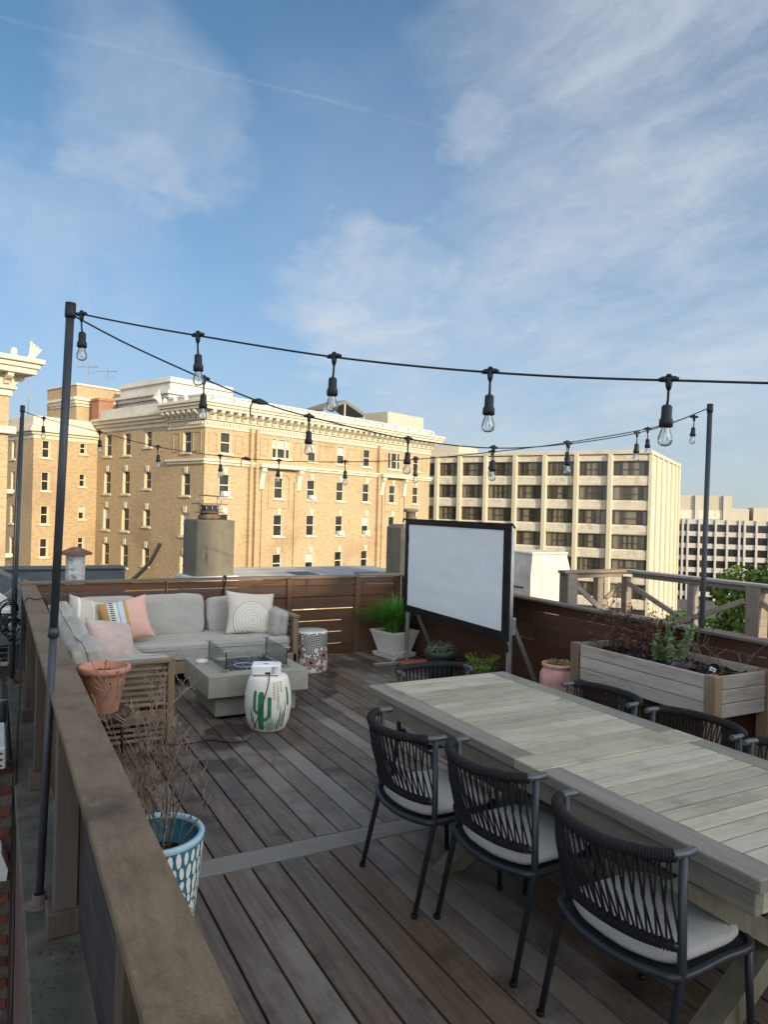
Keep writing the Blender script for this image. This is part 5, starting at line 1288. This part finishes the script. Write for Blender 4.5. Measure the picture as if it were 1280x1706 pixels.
# ================================================================== DINING TABLE
dt = thing('dining_table', 'long weathered grey teak dining table with slatted top', 'table', (2.06, 0, 0))
TW = 1.055; ya, yb = 1.355, 3.965; yc0, yc1 = 2.365, 2.53
for (a, b) in ((ya, yc0-.003), (yc1+.003, yb)):
    part('side_rail', MB().cbox(0, .115, a, b, .705, .750, .004), M['table_y'], dt); part('side_rail', MB().cbox(TW-.115, TW, a, b, .705, .750, .004), M['table_y'], dt)
part('cross_board', MB().cbox(0, TW, yc0, yc1, .705, .7505, .004), M['table_x'], dt)
part('cross_board', MB().cbox(.118, TW-.118, ya, ya+.05, .705, .750, .004), M['table_x'], dt)
for (a, b) in ((ya+.055, yc0-.004), (yc1+.004, yb)):
    n = 11 if a < 2 else 16; w = (b-a)/n
    for k in range(n):
        y0_ = a+k*w
        if a > 2 and k < 4:
            part('slat', MB().cbox(.119, .50, y0_+.0048, y0_+w-.0048, .715, .749+random.uniform(-.0015, .0015), .0012), M['table_x'], dt)
            part('slat', MB().cbox(.503, TW-.119, y0_+.0048, y0_+w-.0048, .715, .749+random.uniform(-.0015, .0015), .0012), M['table_x'], dt)
        else: part('slat', MB().cbox(.119, TW-.119, y0_+.0048, y0_+w-.0048, .715, .749+random.uniform(-.0015, .0015), .0012), M['table_x'], dt)
part('slat_gap_shade', MB().box(.07, TW-.07, ya+.07, yb-.05, .640, .650), M['gap_shade'], dt)  # dark sheet in place of the shade between the slats
part('apron', MB().cbox(.025, .06, ya+.03, yb-.10, .615, .699, .004), M['table_y'], dt); part('apron', MB().cbox(TW-.06, TW-.025, ya+.03, yb-.10, .615, .699, .004), M['table_y'], dt)
part('apron', MB().cbox(.061, TW-.061, ya+.03, ya+.065, .615, .699, .004), M['table_x'], dt); part('apron', MB().cbox(.061, TW-.061, yb-.14, yb-.105, .615, .699, .004), M['table_x'], dt)
for yy in (1.62, 3.08):
    for (xa, za, xb, zb_) in ((.02, .0, .98, .612), (.98, .0, .02, .612)):
        o_ = 0 if xa < .5 else .004
        pg = [(xa-.06, za+.0), (xa+.09, za), (xb+.06, zb_), (xb-.09, zb_)]
        part('leg', MB().prism(pg, yy-.045-o_, yy+.045+o_), M['table_z'], dt)
part('stretcher', MB().cbox(.46, .56, 1.68, 3.03, .26, .345, .005), M['table_y'], dt)

# ================================================================== DINING CHAIRS (local: faces +x, origin between the rear feet)
ch = thing('dining_chair', 'x', 'chair', (0, 0, 0))
ARC = smoothpath([(.142, .256, .796), (.085, .258, .796), (.025, .234, .796), (-.028, .165, .794), (-.060, .08, .792), (-.068, 0, .791), (-.060, -.08, .792), (-.028, -.165, .794), (.025, -.234, .796), (.085, -.258, .796), (.142, -.256, .796)], 8)
part('arm_rail', MB().tube(ARC, .0142, 10), M['chair_tip'], ch)
for s_ in (1, -1):
    part('rear_leg', MB().tube([(-.005, s_*.262, .0), (.095, s_*.258, .42), (.088, s_*.257, .794)], [.0120, .0145, .0145], 10), M['chair_metal'], ch)
    part('front_leg', MB().tube([(.50, s_*.235, .0), (.475, s_*.228, .40)], [.0115, .0145], 10), M['chair_metal'], ch)
    for (x, y) in ((-.005, s_*.262), (.50, s_*.235)): part('foot', MB().lathe([(.0155, 0), (.0155, .014), (.014, .016)], 10, cap0=True), M['black_plastic'], ch, (x, y, .0005))
ring = smoothpath([(.485, .228, .40), (.30, .25, .405), (.092, .258, .41), (.045, .20, .405), (.015, .10, .40), (.005, 0, .40), (.015, -.10, .40), (.045, -.20, .405), (.092, -.258, .41), (.30, -.25, .405), (.485, -.228, .40), (.50, 0, .40), (.485, .228, .40)], 6)
part('seat_ring', MB().tube(ring, .0142, 10), M['chair_metal'], ch)
lowr = smoothpath([(.093, .258, .505), (.058, .215, .503), (.025, .12, .50), (.012, 0, .50), (.025, -.12, .50), (.058, -.215, .503), (.093, -.258, .505)], 8)
part('back_rail', MB().tube(lowr, .011, 8), M['chair_metal'], ch)
sl = MB(); poly = [(p.x*.96, p.y*.96, .402) for p in ring[:-1]]; sl.add(poly, [tuple(range(len(poly)))]); part('seat_sling', sl, M['dark_sling'], ch)
# cushion: outline follows the ring
def seat_cushion():
    out = []; N = 40
    for k in range(N):
        a = 2*math.pi*k/N; x, y = math.cos(a), math.sin(a); e = .45
        sx = math.copysign(abs(x)**e, x); sy = math.copysign(abs(y)**e, y)
        px = .265+.225*sx; py = .235*sy
        if px < .12: py *= 1-.25*((.12-px)/.08)**2
        if sx < 0: px -= .02*(1-abs(sy)**2)
        out.append((px, py))
    vs, fs = [], []; lev = [(.86, .418), (.97, .424), (1.0, .436), (.985, .450), (.93, .459), (.7, .465), (.4, .469), (.0, .470)]
    cx, cy = .265, 0
    for (k_, z) in lev[:-1]:
        for (x, y) in out: vs.append((cx+(x-cx)*k_, cy+(y-cy)*k_, z+noise.noise(Vector((x*6, y*6, z*9)))*.003))
    for i in range(len(lev)-2):
        for k in range(N): fs.append((i*N+k, i*N+(k+1) % N, (i+1)*N+(k+1) % N, (i+1)*N+k))
    vs.append((cx, cy, .470)); o = (len(lev)-2)*N
    for k in range(N): fs.append((o+k, o+(k+1) % N, len(vs)-1))
    fs.append(tuple(range(N))[::-1])
    return MB().add(vs, fs, True)
part('seat_cushion', seat_cushion(), M['chair_fabric'], ch)
# rope wound round the top rail and lower rail
def wound(path, r, per, rr, skip=0):
    acc = [0]; 
    for a, b in zip(path, path[1:]): acc.append(acc[-1]+(b-a).length)
    L = acc[-1]; pts = []; seg = 9
    turns = int((L-2*skip)/per); 
    for i in range(turns*seg+1):
        s = skip+i*per/seg
        k = max(j for j in range(len(acc)) if acc[j] <= s+1e-9); k = min(k, len(path)-2)
        f = (s-acc[k])/max(1e-6, acc[k+1]-acc[k]); p = path[k].lerp(path[k+1], f); d = (path[k+1]-path[k]).normalized()
        up = Vector((0, 0, 1)); a_ = d.cross(up).normalized(); th = 2*math.pi*i/seg
        pts.append(p+(a_*math.cos(th)+up*math.sin(th))*r)
    return MB().tube(pts, rr, 5)
part('rope_wrap', wound(ARC, .0178, .0092, .0050, .085), M['rope'], ch, kind='stuff')
part('rope_wrap', wound(lowr, .0145, .0105, .0050, .012), M['rope'], ch, kind='stuff')
def atfrac(path, f):
    acc = [0]
    for a, b in zip(path, path[1:]): acc.append(acc[-1]+(b-a).length)
    s = f*acc[-1]
    for k in range(len(path)-1):
        if acc[k+1] >= s: return path[k].lerp(path[k+1], (s-acc[k])/max(1e-6, acc[k+1]-acc[k]))
    return path[-1]
rs = MB(); NS = 18
for k in range(NS):
    for sd_ in (0, 1):
        ft = .105+.79*(k+.25)/NS; fb_ = min(.985, max(.015, .02+.96*(k+(.1 if sd_ else 1.35))/NS))
        a, b = atfrac(ARC, ft+(.004 if sd_ else 0)), atfrac(lowr, fb_)
        off = Vector((-.010 if sd_ else .006, 0, 0))
        m1 = a.lerp(b, .5)+off+Vector((-.012, 0, 0))
        rs.tube([a+off-Vector((0, 0, .012)), m1, b+off+Vector((0, 0, .008))], .0043, 5, cap=False)
part('rope_strand', rs, M['rope'], ch, kind='stuff')
G = 'woven rope dining chairs round the table'
ch.location = (1.715, 3.035, 0); ch['group'] = G; ch['label'] = 'black rope dining chair on the left side of the table, farthest of three'
copy_thing(ch, (1.815, 2.463, 0), R(2), 'black rope dining chair on the left side of the table, middle of three', G)
copy_thing(ch, (1.815, 1.765, 0), R(1), 'black rope dining chair with pale cushion on the near left of the table', G)
copy_thing(ch, (2.58, 4.095, 0), R(-92), 'black rope dining chair at the far short end of the table', G)
copy_thing(ch, (3.24, 3.10, 0), R(181), 'black rope dining chair across the table, nearest the pink pot', G)
copy_thing(ch, (3.26, 2.47, 0), R(180), 'black rope dining chair across the table, in front of the planter', G)
copy_thing(ch, (3.25, 1.885, 0), R(180), 'black rope dining chair across the table, cut by the right picture edge', G)
copy_thing(ch, (2.02, .98, 0), R(6), 'black rope dining chair mostly out of frame at the lower right corner', G)

# ================================================================== PLANTER
pl = thing('raised_planter', 'weathered grey wooden raised planter box on legs', 'planter', (4.14, 3.07, 0))
PX, PY = .60, 1.30; pz = [.53, .625, .718, .812]
for k in range(3):
    part('side_board', MB().cbox(.0, .022, .075, PY-.075, pz[k]+.002, pz[k+1]-.002, .004), M['planter_y'], pl)
    part('side_board', MB().cbox(PX-.022, PX, .075, PY-.075, pz[k]+.002, pz[k+1]-.002, .004), M['planter_y'], pl)
    part('end_board', MB().cbox(.075, PX-.075, .0, .022, pz[k]+.002, pz[k+1]-.002, .004), M['planter_x'], pl)
    part('end_board', MB().cbox(.075, PX-.075, PY-.022, PY, pz[k]+.002, pz[k+1]-.002, .004), M['planter_x'], pl)
for (x, y) in ((-.012, -.012), (PX-.063, -.012), (-.012, PY-.063), (PX-.063, PY-.063)):
    part('leg', MB().cbox(x, x+.075, y, y+.086, 0, .815, .004), M['planter_z'], pl)
sm = MB(); n = 24; vs = [(.025+(PX-.05)*i/n, .025+(PY-.05)*j/(2*n), .755+.028*noise.noise(Vector((i*.6, j*.6, 0)))+.012*noise.noise(Vector((i*2.1, j*2.1, 3)))) for i in range(n+1) for j in range(2*n+1)]
sm.add(vs, [(i*(2*n+1)+j, (i+1)*(2*n+1)+j, (i+1)*(2*n+1)+j+1, i*(2*n+1)+j+1) for i in range(n) for j in range(2*n)], True)
part('soil', sm, M['soil'], pl, kind='stuff')

def leaf_cloud(rnd, c, rad, n, size, asp=.5, up=.4, flat=1.0):
    vs, fs = [], []
    for i in range(n):
        d = Vector((rnd.gauss(0, 1), rnd.gauss(0, 1), rnd.gauss(0, 1))).normalized()*rnd.random()**.5
        p = Vector(c)+Vector((d.x*rad, d.y*rad, d.z*rad*flat))
        nrm = (d+Vector((rnd.uniform(-.6, .6), rnd.uniform(-.6, .6), up+rnd.uniform(-.3, .6)))).normalized()
        a = nrm.orthogonal().normalized(); a.rotate(Matrix.Rotation(rnd.uniform(0, 6.28), 3, nrm)); b = nrm.cross(a); s = size*rnd.uniform(.6, 1.3)
        o = len(vs); vs += [p-a*s, p-b*s*asp-nrm*s*.12, p+a*s, p+b*s*asp-nrm*s*.12, p+nrm*s*.1]; fs += [(o, o+1, o+4), (o+1, o+2, o+4), (o+2, o+3, o+4), (o+3, o, o+4)]
    return vs, fs
def twigs(mb, rnd, p, d, L, r, depth, bend=.35, tips=None):
    p, d = Vector(p), Vector(d).normalized(); pts = [p]; q = p.copy(); dd = d.copy(); n = 5; rad = [r]
    for i in range(n):
        dd = (dd+Vector((rnd.gauss(0, bend*.35), rnd.gauss(0, bend*.35), rnd.gauss(.03, bend*.2)))).normalized(); q = q+dd*L/n; pts.append(q.copy()); rad.append(r*(1-.13*(i+1)))
    mb.tube(pts, [max(.0016, q_) for q_ in rad], 5)
    if depth > 0:
        for k in range(rnd.randint(2, 4)):
            i = rnd.randint(1, n); nd = (dd+Vector((rnd.uniform(-1, 1), rnd.uniform(-1, 1), rnd.uniform(-.1, .7)))*.9).normalized()
            twigs(mb, rnd, pts[i], nd, L*rnd.uniform(.35, .6), rad[i]*.62, depth-1, bend, tips)
    elif tips is not None: tips.append(q.copy())
def plant(name, label, loc, cat='plant'): return thing(name, label, cat, loc)
# in the planter
rnd = random.Random(21)
p = plant('dead_shrub', 'rust brown dried shrub at the far end of the planter', (4.40, 4.05, .76)); mb = MB(); tips = []
for i in range(34): twigs(mb, rnd, (rnd.uniform(-.14, .14), rnd.uniform(-.26, .26), -.01), (rnd.uniform(-.5, .5), rnd.uniform(-.5, .5), 1), rnd.uniform(.15, .30), .003, 2, .5, tips)
part('stem', mb, M['twig_dark'], p, kind=None)
vs, fs = [], []
for tq in tips: a, b = leaf_cloud(rnd, tq, .024, 5, .013); fs += [tuple(i+len(vs) for i in f) for f in b]; vs += a
part('dry_leaf', MB().add(vs, fs), M['red_dead'], p, kind='stuff')
p = plant('green_herb', 'leafy green herb growing in the middle of the planter', (4.42, 3.66, .76)); mb = MB(); vs, fs = [], []
for i in range(15):
    bx, by = rnd.uniform(-.07, .07), rnd.uniform(-.10, .10); pts = [Vector((bx, by, 0))]; d = Vector((rnd.uniform(-.3, .3), rnd.uniform(-.3, .3), 1)); H = rnd.uniform(.14, .36)
    for k in range(6): d = (d+Vector((rnd.gauss(0, .12), rnd.gauss(0, .12), 0))); pts.append(pts[-1]+d.normalized()*H/6)
    mb.tube(pts, .002, 4)
    for q in pts[1:]:
        a, b = leaf_cloud(rnd, q, .026, 6, .026, .36, .5); fs += [tuple(i_+len(vs) for i_ in f) for f in b]; vs += a
part('stem', mb, M['herb'], p); part('leaf', MB().add(vs, fs), M['herb'], p, kind='stuff')
p = plant('purple_plant', 'low purple leafed plant on the planter soil', (4.36, 3.52, .765)); a, b = leaf_cloud(rnd, (0, 0, .02), .12, 150, .024, .7, .9, .32); part('leaf', MB().add(a, b), M['purple_leaf'], p, kind='stuff')
p = plant('purple_plant', 'low purple leafed plant below the rust shrub', (4.33, 3.88, .765)); a, b = leaf_cloud(rnd, (0, 0, .015), .13, 130, .018, .7, .9, .3); part('leaf', MB().add(a, b), M['purple_leaf'], p, kind='stuff')
p = plant('dried_stems', 'pale dried flower stems at the near end of the planter', (4.45, 3.35, .76)); mb = MB(); tips = []
for i in range(13): twigs(mb, rnd, (rnd.uniform(-.16, .16), rnd.uniform(-.2, .16), 0), (rnd.uniform(-.7, .7), rnd.uniform(-.8, .5), .9), rnd.uniform(.14, .30), .0018, 1, .6, tips)
for i in range(8): 
    x, y = rnd.uniform(-.2, .2), rnd.uniform(-.22, .1); mb.tube([(x, y, .01), (x+rnd.uniform(-.15, .15), y+rnd.uniform(-.15, .15), .02)], .002, 4)
part('stem', mb, M['twig'], p); vs, fs = [], []
for tq in tips[:14]: a, b = leaf_cloud(rnd, tq, .012, 8, .005); fs += [tuple(i+len(vs) for i in f) for f in b]; vs += a
part('seed_head', MB().add(vs, fs), M['twig'], p, kind='stuff')
p = plant('tall_stems', 'tall thin dried stems with dark seed heads behind the planter middle', (4.58, 3.72, .76)); mb = MB(); vs, fs = [], []
for i in range(9):
    x, y = rnd.uniform(-.1, .1), rnd.uniform(-.3, .3); H = rnd.uniform(.28, .46); lx, ly = rnd.uniform(-.08, .08), rnd.uniform(-.12, .12)
    pts = smoothpath([(x, y, 0), (x+lx*.3, y+ly*.3, H*.5), (x+lx, y+ly, H)], 5); mb.tube(pts, .0018, 4)
    for q in pts[5:]: 
        a, b = leaf_cloud(rnd, q, .012, 4, .009, .5); fs += [tuple(i_+len(vs) for i_ in f) for f in b]; vs += a
part('stem', mb, M['twig_dark'], p); part('seed_head', MB().add(vs, fs), M['twig_dark'], p, kind='stuff')
cp = thing('plant_tag', 'small white and navy plant label lying on the planter soil', 'label', (4.38, 3.27, .80), .5)
part('tag_card', MB().cbox(-.03, .03, -.02, .02, 0, .004, .001), M['white_plastic'], cp, rot=(R(25), R(-10), 0)); part('tag_print', MB().box(-.022, .01, -.016, .016, .0045, .0055), M['cactus_dark'] if False else M['blue_glaze'], cp, rot=(R(25), R(-10), 0))

# ================================================================== POTS
def grass(name, label, loc, n, L, spread, seed, width=.007):
    rnd = random.Random(seed); t = thing(name, label, 'plant', loc); vs, fs = [], []
    for i in range(n):
        a = rnd.uniform(0, 6.283); rr = rnd.random()**.7*.11; base = Vector((rr*math.cos(a), rr*math.sin(a), 0)); out = Vector((math.cos(a+rnd.gauss(0, .5)), math.sin(a+rnd.gauss(0, .5)), 0)); l = L*rnd.uniform(.55, 1.1); s = spread*rnd.uniform(.25, 1.2)
        w = width*rnd.uniform(.6, 1.2); sd_ = Vector((-out.y, out.x, 0)); K = 6; o = len(vs)
        for k in range(K+1):
            f = k/K; p = base+out*(s*f**1.8)+Vector((0, 0, l*(f-.42*s/spread*f**2.6))); ww = w*(1-f**2)*.5+.0004
            vs += [p-sd_*ww, p+sd_*ww]
        fs += [(o+2*k, o+2*k+1, o+2*k+3, o+2*k+2) for k in range(K)]
    part('blade', MB().add(vs, fs, True), M['grass_blade'], t, kind='stuff'); return t
wp = thing('square_planter', 'light grey tapered square planter on a white saucer', 'planter', (4.50, 7.95, 0), R(0))
q2 = math.sqrt(2)
part('pot', MB().lathe([(.0, .045), (.145*q2, .045), (.215*q2, .30), (.225*q2, .302), (.225*q2, .33), (.205*q2, .33), (.19*q2, .28), (0, .28)], 4, smooth=False), M['grey_planter'], wp, rot=(0, 0, R(45+12)))
part('saucer', MB().lathe([(0, 0), (.185*q2, 0), (.20*q2, .05), (.185*q2, .05), (.18*q2, .03), (0, .03)], 4, smooth=False), M['white_saucer'], wp, rot=(0, 0, R(45+12)))
part('soil', MB().box(-.17, .17, -.17, .17, .281, .30), M['soil'], wp, rot=(0, 0, R(12)))
grass('ornamental_grass', 'bright green arching grass in the grey square planter', (4.48, 7.93, .30), 1250, .54, .44, 5, .011)
gp = thing('flower_pot', 'dark green round plastic pot beneath the projector screen', 'flower pot', (4.40, 6.72, 0))
part('pot', MB().lathe([(0, 0), (.13, 0), (.165, .24), (.182, .245), (.185, .30), (.17, .30), (.16, .25), (0, .25)], 28), M['green_pot'], gp); part('soil', MB().lathe([(0, .262), (.158, .255)], 20), M['soil'], gp)
rnd = random.Random(8)
p = plant('succulent_plant', 'grey green trailing succulent in the dark green pot', (4.40, 6.72, .27)); a, b = leaf_cloud(rnd, (0, 0, .05), .18, 420, .022, .55, .6, .42); part('leaf', MB().add(a, b), M['succulent'], p, kind='stuff')
mb = MB()
for i in range(16): twigs(mb, rnd, (rnd.uniform(-.1, .1), rnd.uniform(-.1, .1), 0), (rnd.uniform(-.6, .6), rnd.uniform(-.6, .6), 1), .14, .002, 0, .5)
part('stem', mb, M['succulent'], p)
bp = thing('flower_pot', 'low dark brown pot beneath the right half of the screen', 'flower pot', (4.40, 5.95, 0))
part('pot', MB().lathe([(0, 0), (.14, 0), (.185, .22), (.20, .225), (.20, .27), (.185, .27), (.175, .23), (0, .23)], 28), M['black_pot'], bp); part('soil', MB().lathe([(0, .245), (.172, .235)], 20), M['soil'], bp)
p = plant('fern_plant', 'yellow green ferny plant in the dark brown pot', (4.40, 5.95, .25)); vs, fs = leaf_cloud(rnd, (0, 0, .035), .185, 420, .020, .4, .7, .3)
for i in range(40):
    aa = rnd.uniform(0, 6.28); q = Vector((.1*math.cos(aa), .1*math.sin(aa), .05)); d = Vector((math.cos(aa)*.6, math.sin(aa)*.6, 1))
    for k in range(6):
        q = q+d.normalized()*.018; d.z -= .12; a, b = leaf_cloud(rnd, q, .012, 3, .014, .35, .5); fs += [tuple(i_+len(vs) for i_ in f) for f in b]; vs += a
part('leaf', MB().add(vs, fs), M['fern'], p, kind='stuff')
pk = thing('flower_pot', 'round pale pink glazed pot beside the raised planter', 'flower pot', (4.50, 4.93, 0))
part('pot', MB().lathe([(0, 0), (.10, 0), (.12, .04), (.15, .22), (.168, .34), (.165, .41), (.142, .455), (.132, .47), (.15, .482), (.152, .505), (.138, .51), (.125, .49), (.12, .44), (0, .44)], 32), M['terracotta_pale'], pk); part('soil', MB().lathe([(0, .475), (.122, .465)], 20), M['soil'], pk)
p = plant('yellow_succulent', 'yellow green stonecrop with dry stalks in the pink pot', (4.50, 4.93, .48)); a, b = leaf_cloud(rnd, (0, 0, .025), .125, 260, .016, .5, .8, .35); part('leaf', MB().add(a, b), M['yellow_succ'], p, kind='stuff')
mb = MB()
for i in range(7): twigs(mb, rnd, (rnd.uniform(-.08, .08), rnd.uniform(-.08, .08), 0), (rnd.uniform(-.4, .4), rnd.uniform(-.4, .4), 1), .16, .0022, 0, .4)
part('stem', mb, M['twig_dark'], p)
tag(part('clay_paver', MB().cbox(4.24, 4.62, 7.03, 7.38, .0, .06, .008), M['paver']), 'square red clay paver lying under the screen', 'paver')

# terracotta pot on stand
st = thing('plant_stand', 'dark wood topped plant stand with black metal legs beside the sofa', 'stand', (.73, 5.40, 0))
part('top', MB().lathe([(0, .29), (.10, .29), (.15, .33), (.165, .36), (.16, .375), (.06, .365), (0, .365)], 20), M['stump'], st)
for k in range(3): part('leg', MB().tube([(.12*math.cos(k*2.09+.2), .12*math.sin(k*2.09+.2), 0), (.10*math.cos(k*2.09+.2), .10*math.sin(k*2.09+.2), .32)], .011, 8), M['black_plastic'], st)
tp_ = thing('flower_pot', 'large terracotta pot with rolled rim standing on the plant stand', 'flower pot', (.705, 5.40, .368))
part('pot', MB().lathe([(0, 0), (.095, 0), (.10, .006), (.135, .20), (.139, .205), (.142, .245), (.147, .25), (.150, .275), (.172, .28), (.178, .295), (.176, .318), (.165, .325), (.152, .318), (.143, .26), (0, .255)], 40), M['terracotta'], tp_)
part('soil', MB().lathe([(0, .275), (.143, .268)], 20), M['soil'], tp_)
p = plant('seedling_plant', 'small green seedlings sprouting in the terracotta pot', (.705, 5.40, .64)); a, b = leaf_cloud(rnd, (.02, 0, .01), .085, 140, .014, .4, .8, .25); part('leaf', MB().add(a, b), M['herb'], p, kind='stuff')

# blue pot with bare shrub
BX, BY = .60, 2.97
bl = thing('flower_pot', 'tall blue pot with white oval petals beside the railing', 'flower pot', (BX, BY, 0))
bpf = [(.13, 0.0), (.145, .10), (.163, .25), (.178, .40), (.187, .50)]
part('pot', MB().lathe([(0, 0)]+bpf+[(.188, .505)], 40), M['blue_glaze'], bl)
part('rim', MB().lathe([(.1885, .500), (.192, .512), (.186, .522), (.168, .520), (.166, .505)], 40), M['rim_blue'], bl)
part('inner_wall', MB().lathe([(.1655, .506), (.155, .40), (0, .40)], 32), M['blue_glaze'], bl)
part('soil', MB().lathe([(0, .425), (.10, .418), (.157, .408)], 20), M['soil'], bl)
TBl = math.atan2(-BY, -BX)
ps_ = MB(); rnd = random.Random(3)
def ring_row(z, n, a, b, tilt=0, ph=0):
    for k in range(n):
        s = (k+ph)/n*2*math.pi*.187-.0
        d_ = decal(ell(s, z, a*rnd.uniform(.85, 1.1), b*rnd.uniform(.9, 1.1), math.pi/2+tilt*(.6 if k % 2 else -.6)+rnd.uniform(-.1, .1), 8), bpf, 0, .003, .02); ps_.add(d_.v, d_.f, True)
ring_row(.468, 34, .030, .0118, .0, 0); ring_row(.412, 34, .029, .0120, .12, .5); ring_row(.358, 32, .025, .0125, .25, 0)
for k in range(7):                                         # flower bursts
    sc_ = k/7*2*math.pi*.187+.02
    for cz in (.235,):
        for r_, n in ((.026, 8), (.066, 16), (.10, 20)):
            for j in range(n):
                a = 2*math.pi*j/n; zz_ = cz+r_*math.sin(a)
                if not .02 < zz_ < .345 or abs(r_*math.cos(a)) > .082: continue
                d_ = decal(ell(sc_+r_*math.cos(a), zz_, .018, .0098, a, 8), bpf, 0, .003, .02); ps_.add(d_.v, d_.f, True)
ring_row(.085, 30, .018, .009, .3, 0); ring_row(.04, 30, .018, .009, .1, .5)
part('petal_relief', ps_, M['petal'], bl, kind='stuff')
p = plant('bare_shrub', 'leafless twiggy shrub growing in the blue pot', (BX, BY, .41)); mb = MB(); rnd = random.Random(17); tips = []
for (x, y, dx, dy, L, r_) in ((-.02, .02, -.10, .12, .62, .0048), (.02, -.02, .15, .02, .58, .005), (.04, .0, .3, -.1, .50, .0042), (-.05, .03, -.25, .25, .45, .004), (.0, .05, .05, .3, .50, .004), (.03, .03, .45, .1, .42, .0038), (-.03, -.03, -.15, -.1, .48, .004), (.05, -.03, .7, -.3, .34, .0045), (0, 0, .1, .1, .66, .004), (.02, .04, -.05, .2, .6, .004), (.06, .02, .25, .2, .52, .004), (-.04, -.02, .1, .35, .55, .004), (-.06, 0, -.4, .1, .4, .0035)):
    twigs(mb, rnd, (x, y, 0), (dx*.7, dy*.7, 1), L*.88, r_*1.35, 3 if L > .5 else 2, .30, tips)
part('stem', mb, M['twig'], p); vs, fs = [], []
for tq in tips[::3]: a, b = leaf_cloud(rnd, tq, .010, 5, .006); fs += [tuple(i+len(vs) for i in f) for f in b]; vs += a
part('dry_bud', MB().add(vs, fs), M['twig_dark'], p, kind='stuff')
a, b = leaf_cloud(rnd, (.0, -.03, .03), .06, 120, .02, .18, .9, .6); part('green_shoot', MB().add(a, b), M['herb'], p, kind='stuff')
sp_ = thing('flower_pot', 'small grey pot with yellow green sprout behind the blue pot', 'flower pot', (.585, 3.62, 0))
part('pot', MB().lathe([(0, 0), (.08, 0), (.105, .25), (.118, .255), (.118, .29), (.105, .29), (.10, .26), (0, .26)], 24), M['fire_base'], sp_)
p = plant('sprout_plant', 'yellow green sprout in the small grey pot', (.585, 3.62, .27)); a, b = leaf_cloud(rnd, (0, 0, .05), .075, 110, .018, .45, .6, .8); part('leaf', MB().add(a, b), M['fern'], p, kind='stuff')
